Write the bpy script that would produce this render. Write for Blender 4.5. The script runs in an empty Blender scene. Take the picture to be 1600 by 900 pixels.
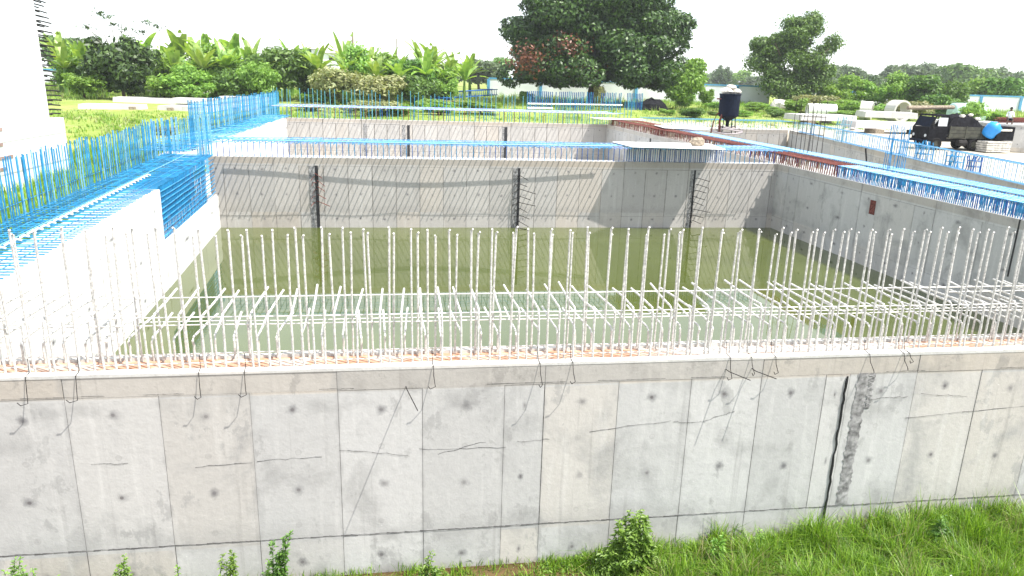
import bpy, math, random
import numpy as np
from mathutils import Vector, Matrix
random.seed(7)
RNG = np.random.default_rng(11)
PI = math.pi
scene = bpy.context.scene
C = scene.collection

# ---------------------------------------------------------------- camera
PITCH, YAW, ROLL = 0.2757, 0.1535, 0.0298
CAM = Vector((0, 0, 4.05))
sp, cp, sy, cy = math.sin(PITCH), math.cos(PITCH), math.sin(YAW), math.cos(YAW)
F_ = Vector((sy*cp, cy*cp, -sp)); R0 = Vector((cy, -sy, 0)); U0 = Vector((sy*sp, cy*sp, cp))
R_ = R0*math.cos(ROLL)+U0*math.sin(ROLL); U_ = U0*math.cos(ROLL)-R0*math.sin(ROLL)
cd = bpy.data.cameras.new('camera'); cam = bpy.data.objects.new('camera', cd); C.objects.link(cam)
M = Matrix.Identity(4)
for i in range(3):
    M[i][0] = R_[i]; M[i][1] = U_[i]; M[i][2] = -F_[i]; M[i][3] = CAM[i]
cam.matrix_world = M
cd.sensor_width = 36; cd.lens = 36*1146.26/1600; cd.clip_start = .1; cd.clip_end = 9000
scene.camera = cam

# ---------------------------------------------------------------- light
SUN_DIR = Vector((-.46, .32, -1.0)).normalized()          # the way the light travels
w = bpy.data.worlds.new('World'); scene.world = w; w.use_nodes = True
nt = w.node_tree; nt.nodes.clear()
o_ = nt.nodes.new('ShaderNodeOutputWorld'); b_ = nt.nodes.new('ShaderNodeBackground'); s_ = nt.nodes.new('ShaderNodeTexSky')
s_.sky_type = 'NISHITA'; s_.sun_disc = False
to_sun = -SUN_DIR
s_.sun_elevation = math.asin(to_sun.z); s_.sun_rotation = math.atan2(to_sun.x, to_sun.y)
s_.air_density = 1.0; s_.dust_density = 1.0; s_.ozone_density = 1.0
mw_ = nt.nodes.new('ShaderNodeMix'); mw_.data_type = 'RGBA'; mw_.inputs[0].default_value = .62      # thin bright overcast veil over the blue
mw_.inputs[7].default_value = (6.7, 6.95, 7.25, 1); nt.links.new(s_.outputs[0], mw_.inputs[6]); nt.links.new(mw_.outputs[2], b_.inputs[0]); nt.links.new(b_.outputs[0], o_.inputs[0])
b_.inputs[1].default_value = 0.15
sd = bpy.data.lights.new('sun', 'SUN'); sun = bpy.data.objects.new('sun', sd); C.objects.link(sun)
sd.energy = 4.6; sd.angle = math.radians(.5); sd.color = (1, .955, .89)
sun.rotation_euler = SUN_DIR.to_track_quat('-Z', 'Y').to_euler()
scene.view_settings.view_transform = 'Standard'; scene.view_settings.look = 'None'
scene.view_settings.gamma = 1; scene.view_settings.use_curve_mapping = False
scene.view_settings.exposure = 0.95
scene.render.engine = 'CYCLES'

# ---------------------------------------------------------------- materials
def nm(name):
    m = bpy.data.materials.new(name); m.use_nodes = True; t = m.node_tree; t.nodes.clear()
    out = t.nodes.new('ShaderNodeOutputMaterial'); p = t.nodes.new('ShaderNodeBsdfPrincipled')
    t.links.new(p.outputs[0], out.inputs[0]); return m, t, p, out
def N(t, kind, **k):
    n = t.nodes.new(kind)
    for a, v in k.items(): setattr(n, a, v)
    return n
def L(t, a, b): t.links.new(a, b)
def math_(t, op, a, b=None, c=None):
    n = N(t, 'ShaderNodeMath', operation=op)
    for i, v in enumerate((a, b, c)):
        if v is None: continue
        if isinstance(v, (int, float)): n.inputs[i].default_value = v
        else: L(t, v, n.inputs[i])
    return n.outputs[0]
def mixc(t, f, a, b, mode='MIX'):
    n = N(t, 'ShaderNodeMix', data_type='RGBA', blend_type=mode)
    for s, v in ((0, f), (6, a), (7, b)):
        if isinstance(v, (int, float)): n.inputs[s].default_value = v
        elif isinstance(v, tuple): n.inputs[s].default_value = (*v, 1) if len(v) == 3 else v
        else: L(t, v, n.inputs[s])
    return n.outputs[2]
def noise(t, vec, scale, detail=4, rough=.55, dist=0):
    n = N(t, 'ShaderNodeTexNoise'); n.inputs['Scale'].default_value = scale; n.inputs['Detail'].default_value = detail
    n.inputs['Roughness'].default_value = rough; n.inputs['Distortion'].default_value = dist
    if vec is not None: L(t, vec, n.inputs['Vector'])
    return n.outputs[0]
def ramp(t, f, stops):
    r = N(t, 'ShaderNodeValToRGB'); e = r.color_ramp.elements
    while len(e) < len(stops): e.new(.5)
    for el, (p, c) in zip(e, stops):
        el.position = p; el.color = (*c, 1) if isinstance(c, tuple) else (c, c, c, 1)
    L(t, f, r.inputs[0]); return r.outputs[0]
def mapping(t, vec, scale):
    n = N(t, 'ShaderNodeMapping'); n.inputs['Scale'].default_value = scale; L(t, vec, n.inputs[0]); return n.outputs[0]
def bump(t, p, h, dist=.01, st=.5):
    b = N(t, 'ShaderNodeBump'); b.inputs['Distance'].default_value = dist; b.inputs['Strength'].default_value = st
    L(t, h, b.inputs['Height']); L(t, b.outputs[0], p.inputs['Normal'])

def simple(name, col, rough=.7, metal=0, var=.15, sc=3.0):
    m, t, p, o = nm(name); tc = N(t, 'ShaderNodeTexCoord')
    n = noise(t, tc.outputs['Object'], sc)
    a = tuple(c*(1-var*1.6) for c in col); b = tuple(min(1, c*(1+var)) for c in col)
    L(t, ramp(t, n, [(.3, a), (.7, b)]), p.inputs['Base Color'])
    p.inputs['Roughness'].default_value = rough; p.inputs['Metallic'].default_value = metal
    if rough > .7: p.inputs['Specular IOR Level'].default_value = .15
    bump(t, p, n, .004, .3)
    return m

def concrete(name, base, warm, stain=.5, ties=True, scale=1.0):
    """cast concrete: UV x counts formwork panels, UV y is metres below the wall's top"""
    m, t, p, o = nm(name); tc = N(t, 'ShaderNodeTexCoord'); ob = tc.outputs['Object']
    uv = N(t, 'ShaderNodeSeparateXYZ'); L(t, tc.outputs['UV'], uv.inputs[0]); u, v = uv.outputs[0], uv.outputs[1]
    pid = math_(t, 'FLOOR', u)
    wn = N(t, 'ShaderNodeTexWhiteNoise', noise_dimensions='2D'); cb = N(t, 'ShaderNodeCombineXYZ')
    row = math_(t, 'FLOOR', math_(t, 'MULTIPLY_ADD', v, .41, .86)); L(t, pid, cb.inputs[0]); L(t, row, cb.inputs[1]); L(t, cb.outputs[0], wn.inputs[0])
    sep = N(t, 'ShaderNodeSeparateColor'); L(t, wn.outputs['Color'], sep.inputs[0])
    c = mixc(t, ramp(t, sep.outputs[0], [(.55, 0.0), (.95, .8)]), base, warm)
    tone = math_(t, 'MULTIPLY_ADD', sep.outputs[1], .16, .92)
    c = mixc(t, 1.0, c, tone, 'MULTIPLY')
    n1 = noise(t, ob, .9*scale, 5, .6, .4); c = mixc(t, ramp(t, n1, [(.52, 0.0), (.72, stain)]), c, tuple(x*.62 for x in base))
    n4 = noise(t, mapping(t, ob, (1.7, 1.7, 1.1)), 1.2*scale, 8, .68, .2); c = mixc(t, ramp(t, n4, [(.585, 0.0), (.615, stain*.55)]), c, tuple(x*.6 for x in base))
    n2 = noise(t, mapping(t, ob, (5, 5, .45)), 1.0*scale, 5, .6); c = mixc(t, ramp(t, n2, [(.55, 0.0), (.75, .35)]), c, (.66, .65, .62))
    n5 = noise(t, mapping(t, ob, (9, 9, .3)), 1.0, 3, .5); c = mixc(t, ramp(t, n5, [(.63, 0.0), (.74, .22)]), c, (.16, .15, .14))
    n3 = noise(t, ob, 14, 6, .7); c = mixc(t, .30, c, ramp(t, n3, [(.3, .62), (.7, 1.0)]), 'MULTIPLY')
    # pale splashes and pinholes
    n6 = noise(t, ob, 26, 3, .6); c = mixc(t, ramp(t, n6, [(.70, 0.0), (.76, .6)]), c, (.75, .74, .71))
    c = mixc(t, ramp(t, n6, [(.25, .55), (.3, 0.0)]), c, (.12, .115, .11))
    if ties and base[0] < .55: c = mixc(t, ramp(t, v, [(.31, .85), (.33, 0.0)]), c, (.84, .80, .75), 'MULTIPLY')
    # edges darkened unevenly along the formwork joints
    if ties:
        eu = math_(t, 'ABSOLUTE', math_(t, 'SUBTRACT', math_(t, 'FRACT', u), .5))
        eu = math_(t, 'ADD', eu, math_(t, 'MULTIPLY_ADD', noise(t, ob, 3.5, 5, .65), .22, -.11))
        c = mixc(t, ramp(t, eu, [(.455, 0.0), (.50, .42)]), c, tuple(x*.52 for x in base))
        ev = math_(t, 'ADD', v, math_(t, 'MULTIPLY_ADD', noise(t, ob, 2.2, 5, .7), .9, -.45))
        c = mixc(t, ramp(t, math_(t, 'DIVIDE', ev, 3.2), [(.74, 0.0), (.84, .22), (.90, .0)]), c, tuple(x*.45 for x in base))
    if ties:
        fu = math_(t, 'MULTIPLY', math_(t, 'SUBTRACT', math_(t, 'FRACT', u), .5), 1.22)
        vv = math_(t, 'MULTIPLY', math_(t, 'SUBTRACT', math_(t, 'FRACT', math_(t, 'DIVIDE', math_(t, 'ADD', v, -.29), .63)), .5), .63)
        vr = math_(t, 'FLOOR', math_(t, 'DIVIDE', math_(t, 'ADD', v, -.29), .63))
        w2 = N(t, 'ShaderNodeTexWhiteNoise', noise_dimensions='2D'); cb2 = N(t, 'ShaderNodeCombineXYZ'); L(t, pid, cb2.inputs[0]); L(t, vr, cb2.inputs[1]); L(t, cb2.outputs[0], w2.inputs[0])
        s2 = N(t, 'ShaderNodeSeparateColor'); L(t, w2.outputs['Color'], s2.inputs[0])
        fu = math_(t, 'ADD', fu, math_(t, 'MULTIPLY_ADD', s2.outputs[0], .09, -.045)); vv = math_(t, 'ADD', vv, math_(t, 'MULTIPLY_ADD', s2.outputs[1], .09, -.045))
        odd = math_(t, 'ABSOLUTE', math_(t, 'MULTIPLY', math_(t, 'SUBTRACT', math_(t, 'FRACT', math_(t, 'MULTIPLY', vr, .5)), .5), 2.0))
        dist = math_(t, 'SQRT', math_(t, 'ADD', math_(t, 'MULTIPLY', fu, fu), math_(t, 'MULTIPLY', vv, vv)))
        nd = math_(t, 'MULTIPLY_ADD', noise(t, ob, 12, 4, .6), .16, -.08)
        soft = ramp(t, math_(t, 'ADD', dist, nd), [(.0, 1.0), (.03, .8), (.10, 0.0)])
        smu = math_(t, 'MULTIPLY', math_(t, 'MULTIPLY', soft, odd), math_(t, 'MULTIPLY_ADD', s2.outputs[2], .7, .3))
        c = mixc(t, math_(t, 'MULTIPLY', smu, .8), c, (.085, .085, .095))
        core = ramp(t, dist, [(.0, 1.0), (.022, 1.0), (.03, 0.0)])
        rim = ramp(t, dist, [(.026, 0.0), (.032, .8), (.042, .8), (.05, 0.0)])
        c = mixc(t, math_(t, 'MULTIPLY', rim, .45), c, (.25, .24, .23))
        c = mixc(t, math_(t, 'MULTIPLY', core, math_(t, 'MULTIPLY', math_(t, 'MULTIPLY_ADD', odd, .8, .2), math_(t, 'MULTIPLY_ADD', s2.outputs[0], .7, .2))), c, (.13, .12, .12))
    L(t, c, p.inputs['Base Color']); p.inputs['Roughness'].default_value = .88
    bump(t, p, math_(t, 'ADD', n3, math_(t, 'MULTIPLY', n4, 1.5)), .012, .45)
    return m

MT = {}
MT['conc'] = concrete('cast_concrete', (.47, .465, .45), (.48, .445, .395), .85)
MT['slab'] = concrete('slab_concrete', (.56, .54, .53), (.56, .53, .50), .4, False)
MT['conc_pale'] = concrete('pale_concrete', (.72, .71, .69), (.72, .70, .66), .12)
MT['conc_far'] = concrete('warm_concrete', (.42, .40, .375), (.43, .385, .335), .3)
MT['conc_plain'] = concrete('plain_concrete', (.55, .54, .51), (.55, .52, .48), .25, False)
MT['white_build'] = concrete('whitish_concrete', (.78, .77, .76), (.80, .76, .74), .06, False)
MT['joint'] = simple('joint_grout', (.24, .235, .225), .95, 0, .4, 6)
MT['joint_far'] = simple('far_joint_grout', (.20, .185, .17), .95, 0, .4, 2)  # darker grout colour for the joints of the far walls
MT['crack'] = simple('crack', (.12, .115, .11), .95)
MT['black'] = simple('black_rubber_and_hole_shade', (.012, .012, .014), .6)  # rubber joints, also the painted dark of key slots and a pocket
MT['rough_grey'] = simple('rough_grey', (.27, .265, .26), .95, 0, .4, 9)
MT['steel'] = simple('pale_rebar', (.57, .555, .52), .6, .0, .28, 30)
MT['steel_tie'] = simple('pale_tie_bar', (.68, .67, .63), .55, .0, .15, 40)
MT['blue'] = simple('blue_bar_paint', (.018, .24, .48), .5, 0, .42, 3)
MT['blue_pale'] = simple('pale_blue_bar_paint', (.16, .42, .70), .45, 0, .25, 8)
MT['lilac'] = simple('lilac_blue_bar_paint', (.30, .33, .62), .45, 0, .25, 8)
MT['blue_dark'] = simple('dark_blue_bar_paint', (.02, .10, .33), .45, 0, .3, 8)
MT['teal'] = simple('faded_teal_bar_paint', (.10, .33, .42), .5, 0, .3, 3)
MT['rust'] = simple('rusty_steel', (.16, .055, .045), .85, 0, .4, 12)
MT['stain'] = simple('brown_wall_stain', (.36, .25, .22), .9, 0, .3, 6)
MT['wire'] = simple('dark_wire', (.03, .028, .027), .8)
MT['salmon'] = None
MT['wood'] = simple('weathered_wood', (.30, .25, .19), .85, 0, .35, 9)
MT['white_board'] = simple('white_board', (.80, .80, .79), .6, 0, .05, 3)
MT['sheet'] = simple('galvanised_sheet', (.42, .43, .46), .5, .2, .15, 3)
MT['navy'] = simple('navy_painted_steel', (.005, .009, .022), .8, 0, .3, 4)
MT['olive'] = simple('olive_steel', (.055, .055, .038), .7, 0, .35, 4)
MT['darkgrey'] = simple('dark_tarpaulin', (.010, .010, .013), .95, 0, .5, 5)
MT['tyre'] = simple('tyre_rubber', (.015, .014, .014), .9)
MT['glass'] = simple('pale_window', (.55, .58, .6), .2, 0, .1, 2)
MT['drum'] = simple('blue_plastic', (.02, .28, .72), .35, 0, .1, 2)
MT['tank'] = simple('pale_teal_plastic', (.42, .60, .56), .5, 0, .2, 1.5)
MT['sack'] = simple('cement_sack', (.60, .57, .51), .9, 0, .3, 5)
MT['hose'] = simple('hose', (.34, .30, .31), .6)
MT['skin'] = simple('skin', (.10, .055, .035), .6); MT['shirt'] = simple('shirt', (.72, .75, .74), .9); MT['trousers'] = simple('dark_trousers', (.02, .022, .03), .9)
MT['bark'] = simple('bark', (.12, .09, .065), .95, 0, .4, 5)
MT['roof'] = simple('rusty_roof', (.50, .44, .42), .7, 0, .25, .5)
MT['bluewall'] = simple('blue_coping_paint', (.08, .30, .52), .7, 0, .2, .6)
MT['plaster'] = simple('white_plaster', (.72, .74, .78), .85, 0, .12, .25)
MT['litter'] = simple('white_plastic', (.85, .85, .84), .4)

def salmon():
    m, t, p, o = nm('rust_stained_laitance'); tc = N(t, 'ShaderNodeTexCoord'); ob = tc.outputs['Object']
    n = noise(t, mapping(t, ob, (1, 1.5, 1)), 2.2, 6, .65, .5); n2 = noise(t, mapping(t, ob, (.16, 1, 1)), 1.1, 3)
    c = ramp(t, n, [(.36, (.40, .19, .11)), (.5, (.46, .27, .18)), (.64, (.55, .46, .39))])
    c = mixc(t, ramp(t, n2, [(.52, 0.0), (.64, .8)]), c, (.62, .59, .55))
    L(t, c, p.inputs['Base Color']); p.inputs['Roughness'].default_value = .9; bump(t, p, noise(t, ob, 20, 5), .02, .8)
    return m
MT['salmon'] = salmon()

def ground_mat():
    m, t, p, o = nm('grassy_earth'); g = N(t, 'ShaderNodeNewGeometry'); ob = g.outputs['Position']
    n = noise(t, ob, .07, 6, .6, .3); n2 = noise(t, ob, 1.1, 6, .65); n3 = noise(t, ob, .35, 5, .6)
    c = ramp(t, n, [(.3, (.19, .27, .05)), (.5, (.26, .33, .075)), (.68, (.36, .38, .14))])
    c = mixc(t, ramp(t, n3, [(.60, 0.0), (.70, .8)]), c, (.42, .37, .25))
    c = mixc(t, .6, c, ramp(t, n2, [(.3, .45), (.7, 1.0)]), 'MULTIPLY')
    # bare pale site earth to the right of the basins
    s = N(t, 'ShaderNodeSeparateXYZ'); L(t, ob, s.inputs[0])
    wx = math_(t, 'ADD', s.outputs[0], math_(t, 'MULTIPLY', noise(t, ob, .12, 4), 12))
    f1 = N(t, 'ShaderNodeMapRange'); L(t, wx, f1.inputs[0]); f1.inputs[1].default_value = 28; f1.inputs[2].default_value = 36
    f2 = N(t, 'ShaderNodeMapRange'); L(t, s.outputs[1], f2.inputs[0]); f2.inputs[1].default_value = 96; f2.inputs[2].default_value = 84
    f = math_(t, 'MULTIPLY', f1.outputs[0], f2.outputs[0])
    c = mixc(t, math_(t, 'MULTIPLY', f, .85), c, ramp(t, n2, [(.3, (.36, .31, .27)), (.7, (.50, .46, .43))]))
    # wet brown soil at the foot of the near wall
    f3 = N(t, 'ShaderNodeMapRange'); L(t, s.outputs[1], f3.inputs[0]); f3.inputs[1].default_value = 13; f3.inputs[2].default_value = 11
    c = mixc(t, f3.outputs[0], c, ramp(t, n2, [(.3, (.06, .04, .02)), (.7, (.16, .11, .05))]))
    L(t, c, p.inputs['Base Color']); p.inputs['Roughness'].default_value = 1.0; p.inputs['Specular IOR Level'].default_value = .1
    bump(t, p, n2, .15, .6); return m
MT['ground'] = ground_mat()

def water_mat():
    m, t, p, o = nm('algae_green_water'); g = N(t, 'ShaderNodeNewGeometry'); ob = g.outputs['Position']
    n = noise(t, ob, .18, 4, .5, .4)
    c = ramp(t, n, [(.35, (.058, .074, .014)), (.65, (.078, .096, .022))])
    L(t, c, p.inputs['Base Color']); p.inputs['Roughness'].default_value = .03; p.inputs['IOR'].default_value = 1.55
    bump(t, p, noise(t, mapping(t, ob, (1, 1, 1)), 2.5, 3), .01, .04); return m
MT['water'] = water_mat()

def leaf_mat(name, dark, light, trans=.28, rough=.5):
    m, t, p, o = nm(name); g = N(t, 'ShaderNodeNewGeometry'); oi = N(t, 'ShaderNodeObjectInfo')
    c = ramp(t, g.outputs['Random Per Island'], [(.0, dark), (1.0, light)])
    hs = N(t, 'ShaderNodeHueSaturation'); L(t, c, hs.inputs['Color'])
    L(t, math_(t, 'MULTIPLY_ADD', oi.outputs['Random'], .02, .488), hs.inputs['Hue']); L(t, math_(t, 'MULTIPLY_ADD', oi.outputs['Random'], .35, .85), hs.inputs['Value'])
    c = hs.outputs[0]
    L(t, c, p.inputs['Base Color']); p.inputs['Roughness'].default_value = rough
    tr = N(t, 'ShaderNodeBsdfTranslucent'); L(t, mixc(t, 1.0, c, (1.0, 1.0, .45), 'MULTIPLY'), tr.inputs[0])
    mx = N(t, 'ShaderNodeMixShader'); mx.inputs[0].default_value = trans
    L(t, p.outputs[0], mx.inputs[1]); L(t, tr.outputs[0], mx.inputs[2]); L(t, mx.outputs[0], o.inputs[0]); return m
MT['mango'] = leaf_mat('dark_leaf', (.010, .034, .006), (.070, .14, .018), .16)
MT['mid_leaf'] = leaf_mat('mid_leaf', (.055, .13, .025), (.17, .31, .055), .38)
MT['far_leaf'] = leaf_mat('far_leaf', (.08, .13, .06), (.15, .22, .10), .3)
MT['bright_leaf'] = leaf_mat('bright_leaf', (.10, .22, .025), (.30, .48, .09), .45)
MT['banana'] = leaf_mat('banana_leaf', (.15, .28, .04), (.34, .48, .11), .4, .4)
MT['dry_leaf'] = leaf_mat('dry_leaf', (.17, .21, .07), (.38, .38, .18), .3)
MT['red_leaf'] = leaf_mat('red_leaf', (.10, .03, .015), (.18, .06, .03), .2)
MT['grass'] = leaf_mat('grass_blade', (.045, .13, .010), (.30, .48, .05), .45, .4)
MT['grass_dry'] = leaf_mat('straw_blade', (.20, .20, .07), (.36, .34, .15), .3)

# ---------------------------------------------------------------- mesh helpers
class MB:
    def __init__(s): s.v = []; s.f = []; s.m = []; s.uv = []; s.smooth = False
    def face(s, pts, mi=0, uv=None):
        i = len(s.v); s.v += [tuple(p) for p in pts]; s.f.append(tuple(range(i, i+len(pts)))); s.m.append(mi)
        s.uv.append(uv if uv else [(p[0], p[2]) for p in pts])
    def hexa(s, b, mi=0):
        """b: 8 corners, bottom ring 0-3 counterclockwise, top ring 4-7"""
        for q in ((3, 2, 1, 0), (4, 5, 6, 7), (0, 1, 5, 4), (1, 2, 6, 5), (2, 3, 7, 6), (3, 0, 4, 7)): s.face([b[k] for k in q], mi)
    def box(s, x0, y0, z0, x1, y1, z1, mi=0):
        s.hexa([(x0, y0, z0), (x1, y0, z0), (x1, y1, z0), (x0, y1, z0), (x0, y0, z1), (x1, y0, z1), (x1, y1, z1), (x0, y1, z1)], mi)
    def obox(s, c, u, v, h, a, b, mi=0):
        """box on centre c: half extents a along u, b along v, from c.z to c.z+h"""
        c = Vector(c); u = Vector(u); v = Vector(v); H = Vector((0, 0, h))
        r = [c-u*a-v*b, c+u*a-v*b, c+u*a+v*b, c-u*a+v*b]; s.hexa(r+[p+H for p in r], mi)
    def tube(s, pts, r, n=5, mi=0, cap=True):
        pts = [Vector(p) for p in pts]; rs = r if isinstance(r, (list, tuple)) else [r]*len(pts); i0 = len(s.v)
        for k, p in enumerate(pts):
            d = (pts[min(k+1, len(pts)-1)]-pts[max(k-1, 0)]).normalized()
            a = d.cross(Vector((0, 0, 1)) if abs(d.z) < .9 else Vector((1, 0, 0))).normalized(); b = d.cross(a)
            for j in range(n):
                t = 2*PI*j/n; s.v.append(tuple(p+(a*math.cos(t)+b*math.sin(t))*rs[k]))
        for k in range(len(pts)-1):
            for j in range(n):
                a = i0+k*n+j; b = i0+k*n+(j+1) % n
                s.f.append((a, b, b+n, a+n)); s.m.append(mi); s.uv.append([(0, 0)]*4)
        if cap:
            s.f.append(tuple(i0+j for j in range(n))[::-1]); s.m.append(mi); s.uv.append([(0, 0)]*n)
            e = i0+(len(pts)-1)*n; s.f.append(tuple(e+j for j in range(n))); s.m.append(mi); s.uv.append([(0, 0)]*n)
    def lathe(s, prof, n=20, mi=0, c=(0, 0, 0)):
        i0 = len(s.v)
        for r, z in prof:
            for j in range(n):
                t = 2*PI*j/n; s.v.append((c[0]+r*math.cos(t), c[1]+r*math.sin(t), c[2]+z))
        for k in range(len(prof)-1):
            for j in range(n):
                a = i0+k*n+j; b = i0+k*n+(j+1) % n; s.f.append((a, b, b+n, a+n)); s.m.append(mi); s.uv.append([(0, 0)]*4)
    def mesh(s, name, mats):
        me = bpy.data.meshes.new(name); me.from_pydata(s.v, [], s.f); me.update()
        for m in mats: me.materials.append(m)
        me.polygons.foreach_set('material_index', s.m)
        if s.smooth: me.polygons.foreach_set('use_smooth', [True]*len(s.f))
        ul = me.uv_layers.new(name='UVMap'); flat = [c for f in s.uv for q in f for c in q]; ul.data.foreach_set('uv', flat)
        return me
    def build(s, name, mats, parent=None):
        if not isinstance(mats, (list, tuple)): mats = [mats]
        o = bpy.data.objects.new(name, s.mesh(name, mats)); C.objects.link(o); o.parent = parent; return o

def npmesh(name, V, Fc, mat):
    me = bpy.data.meshes.new(name); V = np.asarray(V, dtype=np.float32); Fc = np.asarray(Fc, dtype=np.int32)
    k = Fc.shape[1]; me.vertices.add(len(V)); me.vertices.foreach_set('co', V.ravel())
    me.loops.add(Fc.size); me.loops.foreach_set('vertex_index', Fc.ravel())
    me.polygons.add(len(Fc)); me.polygons.foreach_set('loop_start', np.arange(0, Fc.size, k, dtype=np.int32))
    try: me.polygons.foreach_set('loop_total', np.full(len(Fc), k, dtype=np.int32))
    except Exception: pass
    me.update(calc_edges=True); me.validate()
    for m in (mat if isinstance(mat, (list, tuple)) else [mat]): me.materials.append(m)
    return me
def link(name, me, parent=None, loc=None, rot=None, sc=None):
    o = bpy.data.objects.new(name, me); C.objects.link(o); o.parent = parent
    if loc is not None: o.location = loc
    if rot is not None: o.rotation_euler = rot
    if sc is not None: o.scale = sc
    return o
def tag(o, label=None, cat=None, group=None, kind=None):
    if label: o['label'] = label
    if cat: o['category'] = cat
    if group: o['group'] = group
    if kind: o['kind'] = kind
    return o
def empty(name, loc=(0, 0, 0), rz=0):
    o = bpy.data.objects.new(name, None); C.objects.link(o); o.location = loc; o.rotation_euler = (0, 0, rz); return o
def proj(p):
    d = Vector(p)-CAM; z = d.dot(F_)
    if z < .2: return None
    return (800+1146*d.dot(R_)/z, 450-1146*d.dot(U_)/z, z)
def scatter_parts(parent, name, variants, places, limit=100):
    """places: (matrix). The ones showing largest become parts of their own, the rest one piece."""
    def key(m):
        q = proj(m.translation)
        if q is None: return 1e6
        off = max(0, -q[0]-10, q[0]-1610, q[1]-910)
        return q[2]+off*2
    places = sorted(places, key=key)
    for m in places[:limit]:
        o = bpy.data.objects.new(name, random.choice(variants)); C.objects.link(o); o.parent = parent; o.matrix_local = m
    rest = places[limit:]
    if rest:
        V = []; Fc = []; n0 = 0
        for m in rest:
            me = random.choice(variants); co = np.empty(len(me.vertices)*3, np.float32); me.vertices.foreach_get('co', co); co = co.reshape(-1, 3)
            A = np.array(m); V.append(co@A[:3, :3].T+A[:3, 3])
            for p in me.polygons: Fc.append([i+n0 for i in p.vertices])
            n0 += len(co)
        me2 = bpy.data.meshes.new(name); me2.from_pydata(np.concatenate(V).tolist(), [], Fc); me2.materials.append(variants[0].materials[0])
        o = bpy.data.objects.new(name, me2); C.objects.link(o); o.parent = parent; o['kind'] = 'stuff'
def T(x, y, z, rz=0, rx=0, ry=0, s=1): return Matrix.Translation((x, y, z))@Matrix.Rotation(rz, 4, 'Z')@Matrix.Rotation(ry, 4, 'Y')@Matrix.Rotation(rx, 4, 'X')@Matrix.Scale(s, 4)
def bar_mesh(name, pts, r, mat, n=5):
    b = MB(); b.tube(pts, r, n); return b.mesh(name, [mat])

# ---------------------------------------------------------------- terrain
def sm(a, b, t):
    t = np.clip((t-a)/(b-a), 0, 1); return t*t*(3-2*t)
def gnd(X, Y):
    X = np.asarray(X, float); Y = np.asarray(Y, float)
    h = -0.3+1.1*sm(90, 150, Y)-1.1*(1-sm(38, 60, Y))*(X < -8)
    near = -3.42+.30*sm(2, 9, X)+.10*sm(10, 5, Y)*sm(-2, 8, X)
    k = 1-sm(10.4, 11.0, Y)
    # outside the basins' width the drop to the pit is a slope
    k2 = 1-sm(10.4, 22, Y)
    kk = np.where((X > -9.2) & (X < 24), k, k2)
    return h*(1-kk)+near*kk
def left_x(Y): return -8.1-.065*(Y-22)
def in_basin(X, Y):
    a = (Y > 10.45) & (Y < 39) & (X > left_x(Y)-1.02) & (X < 21.2)
    b = (Y >= 38.9) & (Y < 74.5) & (X > -11.5) & (X < 21.2)
    r = (Y > 10.45) & (Y < 71.5) & (X >= 21.1) & (X < 28.8+(Y-30.5)*.2525+.35)
    return a | b | r
xs = np.unique(np.concatenate([np.linspace(-14, 44, 291), np.linspace(-60, -14, 60), np.linspace(44, 120, 60), np.linspace(-400, -60, 40), np.linspace(120, 500, 40), [-3500, -1500, -800, 900, 1600, 3500]]))
ys = np.unique(np.concatenate([np.linspace(-2, 12, 71), np.linspace(12, 80, 230), np.linspace(80, 220, 90), np.linspace(220, 500, 25), [-20, -8, 700, 1000, 1600, 2500, 3800]]))
XX, YY = np.meshgrid(xs, ys, indexing='xy')
ZZ = gnd(XX, YY)
ZZ = ZZ+.05*np.sin(XX*1.3)*np.cos(YY*1.1)*(YY < 10.2)+.12*np.sin(XX*.21+1)*np.sin(YY*.17)*(YY > 45)
ZZ = np.where(in_basin(XX, YY), -5.2, ZZ)
ZZ = np.where((YY > 10.06) & (YY < 10.46) & (XX > -9) & (XX < 24), -4.5, ZZ)
nx, ny = len(xs), len(ys); idx = np.arange(nx*ny).reshape(ny, nx)
Fg = np.stack([idx[:-1, :-1], idx[:-1, 1:], idx[1:, 1:], idx[1:, :-1]], -1).reshape(-1, 4)
g = link('ground', npmesh('ground', np.stack([XX, YY, ZZ], -1).reshape(-1, 3), Fg, MT['ground'])); tag(g, kind='structure')
for p in g.data.polygons: p.use_smooth = True
b = MB(); b.face([(-9.6, 10.4, -3.6), (21.2, 10.4, -3.6), (21.2, 39, -3.6), (-9.6, 39, -3.6)]); tag(b.build('water', MT['water']), kind='structure')
b = MB(); b.face([(-11.6, 38.9, -3.5), (21.2, 38.9, -3.5), (21.2, 74.8, -3.5), (-11.6, 74.8, -3.5)]); tag(b.build('basin_floor', MT['conc_plain']), kind='structure')

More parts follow.
